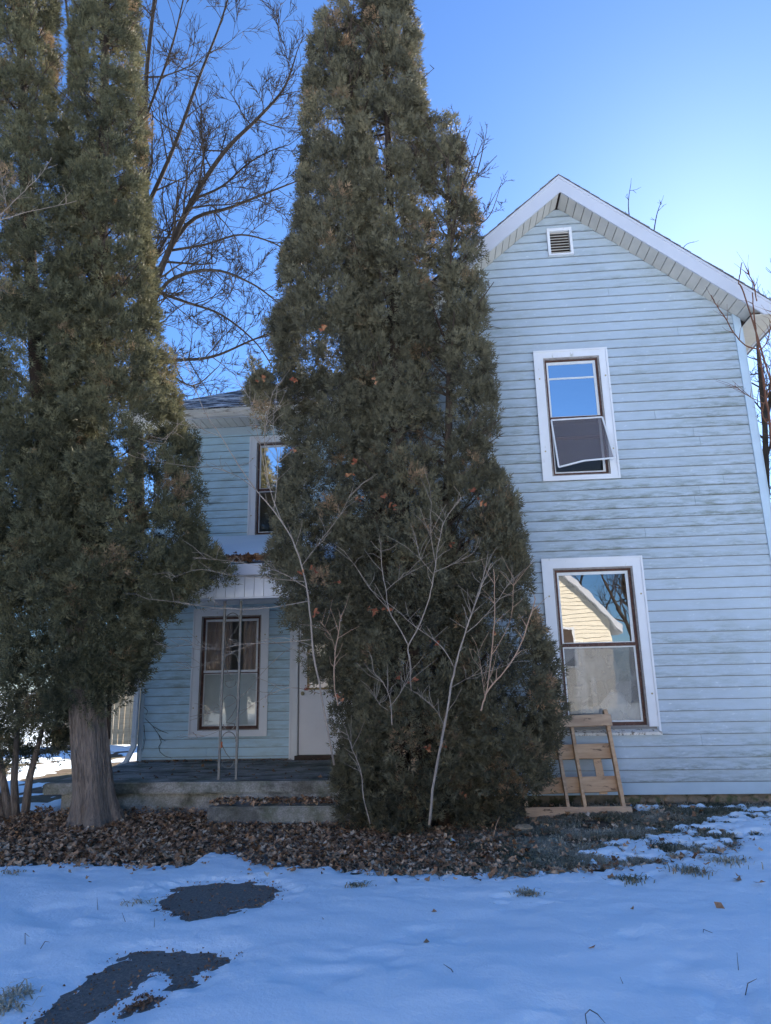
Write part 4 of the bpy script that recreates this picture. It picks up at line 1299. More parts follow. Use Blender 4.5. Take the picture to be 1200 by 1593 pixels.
# =================================================================== BARE TREES
def bare(name, loc, label, main, seed, mat, depth=4, ratio=.62, spread=.55, twig=.006, n_side=(3, 5), lift=.15, cat='bare tree', group=None, min_len=.12, parent=None):
    """main: list of (polyline, r0, r1) limbs; side twigs grow recursively along each"""
    rr = random.Random(seed)
    root = thing(name, loc, label, cat, group)
    mb = MB()
    def grow(p, d, ln, r, lev):
        n = 3
        pts = [p]
        dd = d.copy()
        for i in range(n):
            dd = (dd + Vector((rr.uniform(-1, 1), rr.uniform(-1, 1), rr.uniform(-.6, 1) * .8 + lift)) * .22).normalized()
            pts.append(pts[-1] + dd * ln / n)
        mb.tube(pts, [max(r * (1 - .6 * i / n), twig * .6) for i in range(n + 1)], 5 if lev < 2 else 3, False)
        if lev >= depth or ln * ratio < min_len: return
        for k in range(rr.randint(*n_side)):
            t = rr.uniform(.25, 1.0)
            f_ = t * n; i = min(int(f_), n - 1)
            q_ = pts[i].lerp(pts[i + 1], f_ - i)
            base_d = (pts[i + 1] - pts[i]).normalized()
            sd = Vector((rr.gauss(0, 1), rr.gauss(0, 1), rr.gauss(.15, 1))).normalized()
            nd = (base_d * (1 - spread * .5) + sd * spread).normalized()
            grow(q_, nd, ln * ratio * rr.uniform(.7, 1.15), max(r * .5, twig), lev + 1)
    tk = MB()
    for pts, r0, r1, n_br, ln in main:
        P3 = [Vector(p) for p in pts]
        # smooth the limb
        fine = []
        m = len(P3)
        for i in range(m - 1):
            p0, p1, p2, p3 = P3[max(i - 1, 0)], P3[i], P3[i + 1], P3[min(i + 2, m - 1)]
            for s in range(5):
                t = s / 5
                fine.append(.5 * ((2 * p1) + (p2 - p0) * t + (2 * p0 - 5 * p1 + 4 * p2 - p3) * t * t + (3 * p1 - p0 - 3 * p2 + p3) * t ** 3))
        fine.append(P3[-1])
        L_ = len(fine)
        tk.tube(fine, [r0 + (r1 - r0) * i / (L_ - 1) for i in range(L_)], 7, True)
        for b in range(n_br):
            t = (b + rr.uniform(.1, .9)) / n_br * .9 + .1
            i = min(int(t * (L_ - 1)), L_ - 2)
            d0 = (fine[i + 1] - fine[i]).normalized()
            sd = Vector((rr.gauss(0, 1), rr.gauss(0, 1), rr.gauss(.1, 1))).normalized()
            nd = (d0 * .55 + sd * .75).normalized()
            rl = r0 + (r1 - r0) * t
            grow(fine[i], nd, ln * rr.uniform(.6, 1.2) * (1.15 - .5 * t), max(rl * .45, twig), 1)
        grow(fine[-1], (fine[-1] - fine[-2]).normalized(), ln * .5, r1, 2)
    tk.build('trunk', mat, root, True)
    tag(mb.build('branches', mat, root), kind='stuff')
    return root

# big bare tree behind the wing, left
YB = 12.5
def bl(pts, y0=YB, dy=0.0):
    return [tuple(at(u, v, y0 + dy * i)) for i, (u, v) in enumerate(pts)]
bt0 = at(215, 1170, YB); bt0[2] = -.25
bare('bare_tree', tuple(bt0), 'large bare tree behind the wing spreading limbs between the evergreens', [
    ([tuple(bt0)] + bl([(212, 700), (218, 480)]), .30, .22, 2, 2.0),
    (bl([(218, 480), (230, 400), (226, 260), (228, 120), (240, 0), (250, -140)], YB, -.15), .15, .04, 20, 2.4),
    (bl([(218, 500), (265, 385), (300, 310), (350, 235), (400, 185), (440, 140), (458, 95)], YB, -.25), .12, .025, 24, 2.0),
    (bl([(222, 470), (290, 350), (360, 322), (420, 298), (466, 280)], YB, .3), .09, .02, 20, 1.8),
    (bl([(218, 520), (260, 440), (330, 420), (390, 440), (432, 470)], YB, -.3), .075, .02, 18, 1.7),
    (bl([(214, 560), (270, 560), (330, 555), (390, 530), (440, 510)], YB, .2), .07, .02, 17, 1.6),
    (bl([(225, 330), (270, 230), (310, 120), (345, 30), (370, -60)], YB, .35), .085, .022, 19, 2.0),
    (bl([(212, 560), (170, 400), (140, 200), (110, 60), (95, -80)], YB, -.2), .11, .03, 15, 2.2),
    (bl([(232, 450), (290, 470), (345, 490), (400, 535), (435, 590)], YB, .25), .06, .015, 14, 1.4),
    (bl([(262, 390), (320, 380), (375, 365), (430, 380), (462, 405)], YB, -.2), .05, .015, 14, 1.4),
    (bl([(300, 310), (345, 290), (385, 255), (420, 235), (450, 225)], YB, .25), .05, .015, 13, 1.4),
    (bl([(228, 180), (265, 80), (285, 0), (300, -80)], YB, -.3), .05, .015, 12, 1.5),
    (bl([(214, 600), (255, 580), (300, 600), (340, 570)], YB, -.3), .045, .014, 12, 1.2),
], 7, M['bark_bare'], depth=4, twig=.010, n_side=(3, 5), lift=.14, min_len=.22)

# tree top showing right of the middle evergreen
YC = 15.0
bc0 = at(690, 1150, YC); bc0[2] = -.25
bare('bare_tree', tuple(bc0), 'bare treetop peeking out right of the tallest evergreen spire', [
    ([tuple(bc0)] + bl([(690, 600), (700, 380)], YC), .22, .10, 2, 1.5),
    (bl([(700, 380), (728, 310), (745, 260), (757, 205)], YC), .05, .012, 8, .9),
    (bl([(700, 400), (712, 290), (712, 220), (706, 175)], YC, .2), .05, .012, 8, .9),
    (bl([(705, 370), (745, 350), (765, 330), (780, 285)], YC, -.2), .03, .010, 7, .7),
], 17, M['bark_bare'], depth=3, twig=.011, n_side=(3, 4), lift=.25)

# twigs over the right roof slope
YD = 11.5
bd0 = at(1010, 1150, YD); bd0[2] = -.25
bare('bare_tree', tuple(bd0), 'bare tree behind the gable with only twig tips over the right roof slope', [
    ([tuple(bd0)] + bl([(1010, 700), (1000, 460)], YD), .16, .06, 0, .5),
    (bl([(1000, 460), (985, 370), (978, 320), (982, 285)], YD), .03, .007, 5, .35),
    (bl([(1005, 460), (1015, 380), (1022, 335), (1030, 312)], YD), .03, .007, 6, .35),
    (bl([(1005, 470), (1050, 410), (1066, 382), (1082, 376)], YD), .02, .006, 3, .25),
], 23, M['bark_bare'], depth=2, twig=.009, n_side=(2, 3), lift=.5)

# background trees at the right edge
YE = 13.0
for i, (u0, sd) in enumerate(((1196, 71), (1260, 72))):
    b0 = at(u0, 1150, YE + i * 2); b0[2] = -.25
    yy = YE + i * 2
    bare('bare_tree', tuple(b0), ['bare tree beyond the right corner of the gable', 'bare tree farther right, only branch tips beyond the right corner'][i], [
        ([tuple(b0)] + bl([(u0 - 2, 800), (u0 - 6, 640)], yy), .11, .08, 4, 1.5),
        (bl([(u0 - 6, 660), (u0 - 15, 560), (u0 - 22, 470)], yy), .08, .025, 10, 1.4),
        (bl([(u0 - 6, 660), (u0 + 15, 560), (u0 + 10, 440)], yy, .3), .08, .025, 9, 1.4),
        (bl([(u0 - 4, 740), (u0 - 28, 660), (u0 - 36, 590)], yy, -.3), .05, .02, 9, 1.1),
        (bl([(u0 - 2, 800), (u0 - 15, 740), (u0 - 20, 690)], yy, .3), .04, .015, 7, .9),
    ], sd, M['bark_bare'], depth=3, twig=.010, n_side=(3, 5), lift=.3)

# =================================================================== SAPLINGS
def sapling(label, Y, stems, seed, mat, loc=None, twigs=0, group=None, thick=.68):
    """stems: lists of (u, v[, dy]) with start and end radius in mm"""
    rr = random.Random(seed)
    first = stems[0][0][0]
    b = at(first[0], first[1], Y)
    root = thing('sapling', tuple(b), label, 'sapling', group)
    for si, (pts, r0, r1) in enumerate(stems):
        P3 = []
        for i, p in enumerate(pts):
            dy = p[2] if len(p) > 2 else 0
            P3.append(Vector(at(p[0], p[1], Y + dy)))
        fine = []
        m = len(P3)
        for i in range(m - 1):
            p0, p1, p2, p3 = P3[max(i - 1, 0)], P3[i], P3[i + 1], P3[min(i + 2, m - 1)]
            for s in range(4):
                t = s / 4
                jit = Vector((rr.uniform(-1, 1), rr.uniform(-1, 1), 0)) * .004
                fine.append(.5 * ((2 * p1) + (p2 - p0) * t + (2 * p0 - 5 * p1 + 4 * p2 - p3) * t * t + (3 * p1 - p0 - 3 * p2 + p3) * t ** 3) + (jit if s or i else Vector()))
        fine.append(P3[-1])
        L_ = len(fine)
        mb = MB().tube(fine, [thick * (r0 + (r1 - r0) * i / (L_ - 1)) / 1000 * rr.uniform(.88, 1.14) for i in range(L_)], 7)
        for _ in range(twigs * 4):
            i = rr.randrange(L_ // 4, L_)
            d = (fine[min(i + 1, L_ - 1)] - fine[i - 1]).normalized()
            e = fine[i] + (d * .5 + Vector((rr.uniform(-1, 1), rr.uniform(-.6, .6), rr.uniform(-.2, .8)))) * rr.uniform(.08, .28)
            mid_ = fine[i].lerp(e, .5) + Vector((rr.uniform(-.02, .02), 0, rr.uniform(-.02, .03)))
            mb.tube([fine[i], mid_, e], [r1 / 1000 * .8, .002, .0014], 4, False)
        mb.build('stem' if si == 0 else 'branch', mat, root, True)
    return root

YS = -1.72
sapling('pale sapling arching up left from the evergreen across the porch window and siding', YS, [
    ([(520, 1190, .2), (500, 1080, .1), (488, 1020), (482, 950), (472, 890), (455, 840), (430, 800), (398, 762), (372, 725), (345, 680), (318, 640), (300, 590), (285, 558)], 15, 4),
    ([(398, 762), (372, 742), (335, 728), (290, 725), (215, 712)], 5, 2),
    ([(345, 680), (320, 670), (285, 655), (255, 690)], 4, 2),
    ([(478, 915), (440, 892), (400, 880), (350, 872), (300, 868)], 6, 2),
    ([(476, 905), (420, 900), (360, 895), (310, 886), (265, 900)], 5, 2),
    ([(480, 935), (430, 944), (380, 948), (320, 944), (270, 936), (230, 932)], 7, 2.5),
    ([(485, 995), (430, 1000), (380, 1002), (335, 1010), (300, 1003), (265, 1008)], 6, 2),
    ([(486, 1005), (440, 992), (400, 1000), (355, 1018), (315, 1035), (290, 1040)], 5, 2),
    ([(500, 1080, .1), (450, 1070), (400, 1092), (345, 1135), (300, 1150)], 5, 2),
    ([(488, 1020), (452, 1010), (415, 1040), (370, 1090), (325, 1110)], 4, 2),
    ([(440, 815), (420, 760), (412, 690), (418, 640), (424, 610)], 7, 3),
    ([(426, 795), (432, 720), (425, 660), (432, 600)], 6, 3),
    ([(418, 760), (400, 670), (388, 620), (370, 595)], 5, 2),
    ([(470, 880), (500, 840), (530, 800), (545, 770)], 5, 2),
], 3, M['bark_pale'], twigs=4)
sapling('tallest grey sapling rising in front of the evergreen skirt', -1.78, [
    ([(668, 1284), (676, 1210), (690, 1140), (700, 1080), (708, 1040), (722, 990), (738, 945), (752, 905), (765, 876)], 20, 5),
    ([(708, 1040), (690, 1010), (668, 990), (640, 970), (625, 955)], 7, 2.5),
    ([(725, 985), (745, 968), (770, 940), (790, 910), (800, 895)], 6, 2),
    ([(728, 975), (742, 930), (755, 890), (758, 870)], 6, 3),
    ([(702, 1070), (735, 1052), (775, 1040), (800, 1030)], 4, 2),
    ([(692, 1130), (675, 1100), (655, 1085)], 4, 2),
], 5, M['bark_pale'], twigs=3)
sapling('grey forked sapling in the middle of the evergreen skirt', -1.74, [
    ([(640, 1075, .3), (638, 1030), (636, 1005), (652, 975), (668, 930), (676, 890), (682, 850), (690, 812)], 13, 4),
    ([(636, 1005), (620, 975), (606, 950), (600, 915), (594, 880), (593, 840)], 9, 3),
    ([(606, 950), (580, 920), (560, 890), (545, 870)], 4, 2),
    ([(600, 920), (620, 902), (640, 890)], 4, 2),
    ([(676, 890), (700, 880), (730, 865), (745, 850)], 4, 2),
    ([(682, 850), (690, 815), (705, 790), (718, 775)], 5, 2),
    ([(678, 880), (672, 840), (670, 800), (672, 780)], 4, 2),
    ([(676, 895), (655, 870), (650, 850)], 4, 2),
], 8, M['bark_pale'], twigs=2)
sapling('orange tan forked shoot with broken tips at the right of the evergreen', -1.9, [
    ([(748, 1106), (754, 1088), (762, 1070), (785, 1045), (806, 1012), (820, 975), (833, 932)], 11, 8),
    ([(754, 1088), (760, 1060), (767, 1000), (770, 940), (768, 885)], 9, 5),
    ([(755, 1085), (750, 1050), (745, 1015)], 4, 2),
    ([(764, 1020), (778, 1000), (795, 960), (800, 900)], 5, 3),
], 11, M['bark_tan'], twigs=2)
sapling('thin tan shoot with an orange broken tip left of centre in the evergreen', -1.75, [
    ([(526, 1098), (520, 1060), (522, 1015), (528, 975), (531, 956)], 9, 6),
    ([(522, 1015), (515, 990), (498, 965)], 3, 2)], 13, M['bark_tan'], twigs=2)
sapling('thin pale curved shoot low in the middle of the evergreen', -1.8, [
    ([(610, 1128), (606, 1085), (596, 1062), (582, 1045), (578, 1020)], 7, 3),
    ([(606, 1100), (622, 1080), (633, 1055), (637, 1040)], 5, 2.5),
    ([(604, 1105), (590, 1095), (585, 1085)], 4, 2)], 15, M['bark_pale'], twigs=2)
sapling('thin pale stem at the foot of the evergreen beside the steps', -1.55, [
    ([(576, 1282), (566, 1240), (562, 1200), (548, 1165), (540, 1140)], 8, 4)], 19, M['bark_pale'], twigs=3)
sapling('short tan twig standing at the right foot of the evergreen', -1.45, [
    ([(768, 1302), (772, 1285), (778, 1270)], 6, 4)], 20, M['bark_tan'])
# reddish sapling by the right corner
sapling('red brown sapling with blunt pruned tips beside the right corner of the house', -.75, [
    ([(1222, 1240), (1215, 900), (1200, 680), (1192, 620), (1184, 560), (1180, 543), (1177, 520), (1173, 480), (1171, 455)], 24, 9),
    ([(1180, 543), (1160, 537), (1142, 518), (1128, 493), (1115, 475), (1107, 459)], 12, 8),
    ([(1182, 545), (1192, 535), (1199, 512), (1204, 480)], 11, 7),
    ([(1178, 468), (1172, 440), (1166, 428), (1163, 420)], 10, 9),
    ([(1190, 628), (1172, 620), (1155, 609), (1144, 600)], 8, 5),
    ([(1196, 660), (1186, 640), (1205, 590)], 9, 5),
], 27, M['bark_red'], twigs=2)
sapling('blunt dark shoot standing above the roof edge near the right corner', -.5, [
    ([(1230, 700), (1190, 560), (1158, 455), (1150, 441), (1152, 425), (1155, 408)], 16, 8)], 28, M['bark_red'])
# pale bare branch hanging in from the left edge in front of the left evergreen
sapling('pale bare branch reaching in from the left edge before the left evergreen', -1.9, [
    ([(-60, 350), (0, 342), (40, 330), (80, 322), (120, 312)], 9, 3),
    ([(0, 335), (20, 315), (45, 290), (65, 270), (80, 245)], 7, 3),
    ([(10, 318), (5, 300), (0, 282)], 4, 2)], 29, M['bark_pale'], twigs=3)

# =================================================================== LEAF LITTER, GRASS
def leaf_template(rr):
    """curled lobed leaf as a fan"""
    pts = [(0, 0, 0)]
    n = 7
    for i in range(n):
        a = 2 * math.pi * i / n
        r = (1.0 if i % 2 == 0 else .58) * rr.uniform(.8, 1.1)
        x, y = r * math.cos(a), r * math.sin(a) * .8
        pts.append((x, y, .45 * x * x * rr.choice((1, 1, -.6)) + .35 * y * y * rr.uniform(-.5, 1)))
    return np.array(pts), np.array([(0, i + 1, (i + 1) % n + 1) for i in range(n)])
rl = random.Random(77)
LT = [leaf_template(rl) for _ in range(6)]
def leaves(name, pos, size, mat, seed, flat=.5, tints=None):
    R_ = np.random.default_rng(seed)
    m = len(pos)
    yaw = R_.random(m) * 6.283
    nx_, ny_ = R_.normal(0, flat, m), R_.normal(0, flat, m)
    nrm = np.stack([nx_, ny_, np.ones(m)], 1); nrm /= np.linalg.norm(nrm, axis=1)[:, None]
    a = np.stack([np.cos(yaw), np.sin(yaw), np.zeros(m)], 1)
    xa = a - nrm * (a * nrm).sum(1)[:, None]; xa /= np.linalg.norm(xa, axis=1)[:, None]
    ya = np.cross(nrm, xa)
    sz = R_.uniform(size[0], size[1], m)
    tint = R_.random(m) if tints is None else tints
    which = R_.integers(0, len(LT), m)
    vs, ts, ta, base = [], [], [], 0
    for k, (tv, tt) in enumerate(LT):
        s = which == k
        mm = int(s.sum())
        if not mm: continue
        P_ = pos[s][:, None, :] + sz[s][:, None, None] * (tv[None, :, 0:1] * xa[s][:, None] + tv[None, :, 1:2] * ya[s][:, None] + tv[None, :, 2:3] * nrm[s][:, None])
        vs.append(P_.reshape(-1, 3)); ts.append((tt[None] + (np.arange(mm) * len(tv))[:, None, None] + base).reshape(-1, 3)); ta.append(np.repeat(tint[s], len(tv)))
        base += mm * len(tv)
    return np_mesh(name, np.concatenate(vs), np.concatenate(ts), mat, None, {'tint': np.concatenate(ta)})
R_ = np.random.default_rng(5)
N = 48000
x = R_.uniform(-8, 2.6, N); y = R_.uniform(-3.0, .1, N)
e = np.interp(x, EDGE[:, 0], EDGE[:, 1]) - y
dens = smooth(.12, -.18, e + .25 * (fbm(x * 2, y * 2, None, 12, 4) - .5)) * (1 - .94 * smooth(-.1, .9, x))
dens = np.maximum(dens, ((.30 * smooth(.30, 0, e) + .05 * smooth(.6, 0, e)) + .008 * smooth(1.3, 0, e)) * (e > 0))
onstep = (x > -2.66) & (x < -.75) & (y > -.56)
dens = np.where((x > WX0 - .1) & (x < GX0) & (y > -.13), 0, dens)
k = R_.random(N) < dens
x, y, e, onstep = x[k], y[k], e[k], onstep[k]
pile = .10 * smooth(-1.2, -.2, y) * smooth(-2.4, -3.0, x) * (x > -4.9)
z = gz(x, y) + .012 + R_.random(len(x)) * .035 + pile * R_.random(len(x)) + .03 * smooth(.0, .2, e)
z = np.where(onstep, np.where(R_.random(len(x)) < .6, .012 + R_.random(len(x)) * .02, z), z)
tag(leaves('leaf_litter', np.stack([x, y, z], 1), (.011, .040), M['leaf'], 6, .45), 'brown dead leaves covering the bed before the porch and evergreens', 'leaf litter', kind='stuff')
# leaves blown on the porch slab and its roof edge
n = 260
x = R_.uniform(WX0, GX0 - .1, n); y = np.where(R_.random(n) < .55, WY - .05 - np.abs(R_.normal(0, .06, n)), R_.uniform(-.1, WY - .1, n))
tag(leaves('porch_leaves', np.stack([x, y, np.full(n, .212)], 1), (.015, .04), M['leaf'], 9, .3, R_.random(n) * .5), 'dark leaf scraps scattered on the porch slab', 'leaf litter', kind='stuff')
n = 420
x = R_.uniform(-3.4, -2.1, n); y = yf0 + .04 + np.abs(R_.normal(0, .16, n))
z = pz0 + (pz1 - pz0) * (y - yf0) / (WY - yf0) + .03 + R_.random(n) * .05
tag(leaves('roof_edge_leaves', np.stack([x, y, z], 1), (.025, .055), M['leaf'], 10, .7, R_.random(n) * .55), 'dead leaves heaped along the porch roof edge', 'leaf litter', kind='stuff')
# rust leaves caught in the middle evergreen
spots = [(855 - 300, 720), (560, 775), (597, 768), (612, 789), (735, 520 + 240), (460, 590), (500, 510), (405, 590), (468, 890), (455, 700), (490, 955), (575, 945), (585, 950), (640, 1060), (675, 998), (620, 1050), (720, 1235), (770, 985), (525, 905), (545, 735), (580, 590), (750, 780), (700, 845), (600, 950), (665, 1165), (690, 1160), (480, 1070), (530, 1085), (490, 885)]
pos = []
for u, v in spots:
    for _ in range(4):
        p_ = at(u + rl.uniform(-6, 6), v + rl.uniform(-5, 5), cy_ - .62 - (.25 if v > 800 else 0) + rl.uniform(-.1, .05)); pos.append(p_)
tag(leaves('caught_leaves', np.array(pos), (.018, .04), M['leaf_red'], 12, 1.2), 'rust coloured dead leaves caught in the middle evergreen', 'leaf litter', kind='stuff')

def blades(name, x, y, z, ln, seed, tint, lean=.9, w=.0045):
    R_ = np.random.default_rng(seed)
    m = len(x)
    a = R_.random(m) * 6.283
    le = np.abs(R_.normal(lean, .35, m))
    dx, dy = np.cos(a), np.sin(a)
    L_ = R_.uniform(ln[0], ln[1], m)
    sx_, sy_ = -dy * w, dx * w
    p0 = np.stack([x, y, z], 1)
    p1 = p0 + np.stack([dx * L_ * .35 * le, dy * L_ * .35 * le, L_ * .55], 1)
    p2 = p0 + np.stack([dx * L_ * le, dy * L_ * le, L_ * (.8 - .3 * np.clip(le, 0, 1.4))], 1)
    sv = np.stack([sx_, sy_, np.zeros(m)], 1)
    V = np.stack([p0 - sv, p0 + sv, p1 - sv * .8, p1 + sv * .8, p2], 1).reshape(-1, 3)
    i = np.arange(m)[:, None] * 5
    T_ = np.concatenate([i + np.array([[0, 1, 3]]), i + np.array([[0, 3, 2]]), i + np.array([[2, 3, 4]])])
    return np_mesh(name, V, T_, M['grass'], None, {'tint': np.repeat(tint, 5)})
N = 230000
x = R_.uniform(-1.2, 5.4, N); y = R_.uniform(-3.1, .02, N)
e = np.interp(x, EDGE[:, 0], EDGE[:, 1]) - y
cl = fbm(x * 4.5, y * 4.5, None, 15, 3)
dens = smooth(.35, -.12, e + .5 * (fbm(x * 3, y * 3, None, 16, 4) - .5)) * smooth(-1.0, .9, x) * smooth(.30, .58, cl)
mk = snow_mask(x, y)
dens *= 1 - .75 * smooth(.0, .12, mk)
dens *= 1 - .85 * smooth(-.30, -.12, y) 
k = R_.random(N) < dens
x, y, cl = x[k], y[k], cl[k]
tint = np.clip(-.25 + 1.7 * fbm(x * 2.4, y * 2.4, None, 19, 4) + R_.normal(0, .2, len(x)), 0, 1)
tag(blades('lawn_grass', x, y, gz(x, y) - .005, (.03, .08), 3, tint, 1.25), 'matted winter grass between the snow patches on the right', 'grass', kind='stuff')

deb = []
for pp_ in (PATCH1, PATCH2, PATCH3):
    for _ in range(260 if len(pp_) > 8 else 60):
        k_ = rl.randrange(len(pp_)); t_ = rl.random()
        p_ = pp_[k_] * (1 - t_) + pp_[(k_ + 1) % len(pp_)] * t_
        if p_[1] < -6: continue
        up_ = rl.gauss(.0, .05)
        deb.append((p_[0] + rl.gauss(0, .05), p_[1] + up_, -.16))
    lo, hi = pp_.min(0), pp_.max(0)
    for _ in range(160):
        deb.append((rl.uniform(lo[0], hi[0]), rl.uniform(lo[1], hi[1]), -.17))
deb = np.array(deb)
_m = snow_mask(deb[:, 0], deb[:, 1])
_k = (_m < .1) | (R_.random(len(deb)) < .35)
deb, _m = deb[_k], _m[_k]
deb[:, 2] = gz(deb[:, 0], deb[:, 1]) + np.where(_m > .02, .03, .022)
tag(leaves('paving_debris', deb, (.004, .012), M['leaf'], 14, .6, R_.random(len(deb)) * .4), 'crumbs of dead leaf round the melted paving patches', 'leaf litter', kind='stuff')

# single leaves, tufts and stalks on the snow
def single_leaf(u, v, s, label, seed, ang=.5):
    p_ = atz(u, v, -.15); p_[2] = float(gz(p_[0], p_[1])) + .048
    o = leaves('fallen_leaf', np.array([p_]), (s, s * 1.05), M['leaf'], seed, ang, np.array([.45]))
    return tag(o, label, 'leaf')
single_leaf(670, 1468, .045, 'brown lobed leaf lying alone on open snow left of centre', 1)
single_leaf(1122, 1413, .05, 'dark curled leaf on the snow near the right edge', 2, 1.2)
single_leaf(918, 1476, .035, 'small dark leaf scrap on the snow right of centre', 4)
single_leaf(985, 1412, .022, 'dark speck of leaf on the snow below the pallet', 5, 1.2)
single_leaf(1150, 1368, .05, 'brown leaf at the snow edge at the far right', 7)
single_leaf(1088, 1460, .02, 'tiny leaf scrap on open snow at the right', 9)
single_leaf(675, 1418, .022, 'tiny dark leaf scrap on snow left of the grass tuft', 10)
single_leaf(505, 1430, .03, 'small leaf scrap right of the upper paving patch', 12)
def tuft(u, v, n, ln, label, seed, tint=.75, sp=.05):
    rr = np.random.default_rng(seed)
    p_ = atz(u, v, -.16)
    x = p_[0] + rr.normal(0, sp, n); y = p_[1] + rr.normal(0, sp * .8, n)
    return tag(blades('grass_tuft', x, y, gz(x, y) + .03, ln, seed, np.clip(rr.normal(tint, .2, n), 0, 1), 1.1), label, 'grass tuft', kind='stuff')
tuft(822, 1391, 120, (.03, .07), 'round brown grass tuft poking through snow right of centre', 1)
tuft(28, 1545, 90, (.03, .08), 'dry grass tuft at the left edge beside the lower paving patch', 2, .9)
tuft(5, 1568, 80, (.03, .08), 'dry grass tuft at the bottom left corner', 3, .9)
tuft(215, 1405, 40, (.03, .06), 'thin grass tuft left of the upper paving patch', 4)
tuft(560, 1378, 60, (.03, .06), 'dark grass tuft at the snow edge right of the upper paving patch', 5, .4)
tuft(15, 1360, 50, (.03, .06), 'brown grass tuft at the snow edge at the far left', 6)
tuft(1075, 1355, 140, (.04, .09), 'broad grass tuft at the snow edge on the right', 7, .6, .08)
tuft(1135, 1342, 120, (.04, .09), 'straw coloured grass tuft at the snow edge near the right edge', 8, .8, .08)
tuft(980, 1368, 100, (.03, .08), 'green grass tuft at the snow edge below the wall', 9, .3, .06)
def stalk(pts, label, r=.0022):
    P3 = []
    b = atz(pts[0][0], pts[0][1], -.155)
    for u, v in pts:
        P3.append(at(u, v, b[1]))
    P3[0][2] -= .03
    return tag(MB().tube(P3, [r] * (len(P3) - 1) + [r * .4], 5).build('grass_stalk', M['bark_dark']), label, 'stalk')
stalk([(913, 1590), (911, 1578), (918, 1571), (930, 1578), (942, 1592)], 'thin bent stalk arching at the bottom edge right of centre')
stalk([(973, 1530), (965, 1520)], 'short dark stalk in the snow at the lower right')
stalk([(715, 1518), (702, 1508), (690, 1500)], 'thin straight stalk lying on the snow at lower centre')
stalk([(1092, 1455), (1095, 1446), (1115, 1454)], 'bent pale stalk in the snow at the right')
stalk([(1158, 1540), (1164, 1530), (1178, 1523)], 'thin bent stalk near the lower right edge')
stalk([(1149, 1510), (1147, 1482)], 'upright thin stalk at the right edge')
stalk([(40, 1465), (39, 1452), (46, 1458)], 'short bent stalk in the snow at the left edge')
stalk([(62, 1470), (70, 1465), (78, 1466)], 'dark short stalk lying in the snow at the left')
stalk([(153, 1412), (151, 1396)], 'upright stalk in the snow above the lower paving patch')
stalk([(197, 1430), (190, 1420)], 'short stalk left of the upper paving patch')
stalk([(240, 1440), (241, 1428)], 'tiny upright stalk under the upper paving patch')

# wrapper and stone
w0 = atz(712, 1315, -.17)
wr = MB()
nw = 7
pts = []
rr = random.Random(4)
for j in range(2):
    for i in range(nw):
        t = i / (nw - 1)
        pts.append((w0[0] - .075 + .15 * t, w0[1] + .05 - .10 * t + (.045 if j else -.0), float(gz(w0[0], w0[1])) + .03 + rr.uniform(0, .025) + .02 * math.sin(t * 7)))
wr.add(pts, [(i, i + 1, nw + i + 1, nw + i) for i in range(nw - 1)])
def wrap_mat():
    t = NT('wrapper_foil', .35, .5)
    sep = t.n('ShaderNodeSeparateXYZ'); t.l(t.P(), sep.inputs[0])
    st = t.ramp(t.math('FRACT', t.math('MULTIPLY', sep.outputs[0], 17.0)), [(0, (.62, .66, .75)), (.5, (.65, .7, .8)), (.56, (.05, .06, .09)), (.8, (.06, .07, .1)), (.86, (.6, .6, .15))])
    t.color(st)
    return t.m
wo = wr.build('candy_wrapper', wrap_mat())
tag(wo, 'crumpled pale blue and black wrapper lying in the leaves', 'wrapper')
s0 = atz(815, 1294, -.17)
bm = bmesh.new(); bmesh.ops.create_icosphere(bm, subdivisions=3, radius=1)
for v in bm.verts:
    k_ = 1 + .5 * (float(vnoise(v.co.x * 1.8 + 4, v.co.y * 1.8, v.co.z * 1.8, 3)) - .5)
    v.co = Vector((s0[0] + v.co.x * k_ * .10, s0[1] + v.co.y * k_ * .06, -.15 + v.co.z * k_ * .05))
me = bpy.data.meshes.new('stone'); bm.to_mesh(me); bm.free()
tag(link('stone', me, plain('tan_stone', (.30, .24, .17), .3, 14, .95, .1, bump=.5)), 'tan stone on the ground at the right foot of the evergreen', 'stone')

# dead vine on the porch siding
vm = MB()
for pts in ([(226, 1118), (238, 1130), (247, 1143), (251, 1155), (247, 1162), (249, 1170), (256, 1176), (268, 1180)], [(238, 1130), (250, 1137), (262, 1141)], [(247, 1143), (252, 1150), (258, 1153)], [(224, 1100), (230, 1106), (227, 1114)], [(224, 1128), (226, 1150), (222, 1170)]):
    vm.tube([at(u, v, WY - .03) for u, v in pts], [.004] * (len(pts) - 1) + [.002], 5)
tag(vm.build('dead_vine', M['bark_dark']), 'thin dead vine curling on the porch siding beside the downspout', 'vine')

# =================================================================== FENCE, left behind
fx, fy = -8.75, 10.2
fence = thing('wooden_fence', (-8.6, fy, -.2), 'sunlit board fence behind the left end of the house', 'fence')
rr = random.Random(14)
for i in range(30):
    xb = -10.6 + i * .152
    hgt = 1.75 + rr.uniform(-.015, .015)
    MB().prism_y([(xb + .004, -.16), (xb + .146, -.16), (xb + .146, hgt - .03), (xb + .11, hgt), (xb + .04, hgt), (xb + .004, hgt - .03)], fy + rr.uniform(-.004, .004), fy + .02).build('fence_board', M['fence'], fence)
for z in (.15, 1.25):
    MB().box(-10.6, -6.05, fy + .026, fy + .064, z, z + .09).build('fence_rail', M['fence'], fence)
for x_ in (-10.5, -8.4, -6.2):
    MB().box(x_ - .045, x_ + .045, fy + .066, fy + .156, -.4, 1.7).build('fence_post', M['fence'], fence)

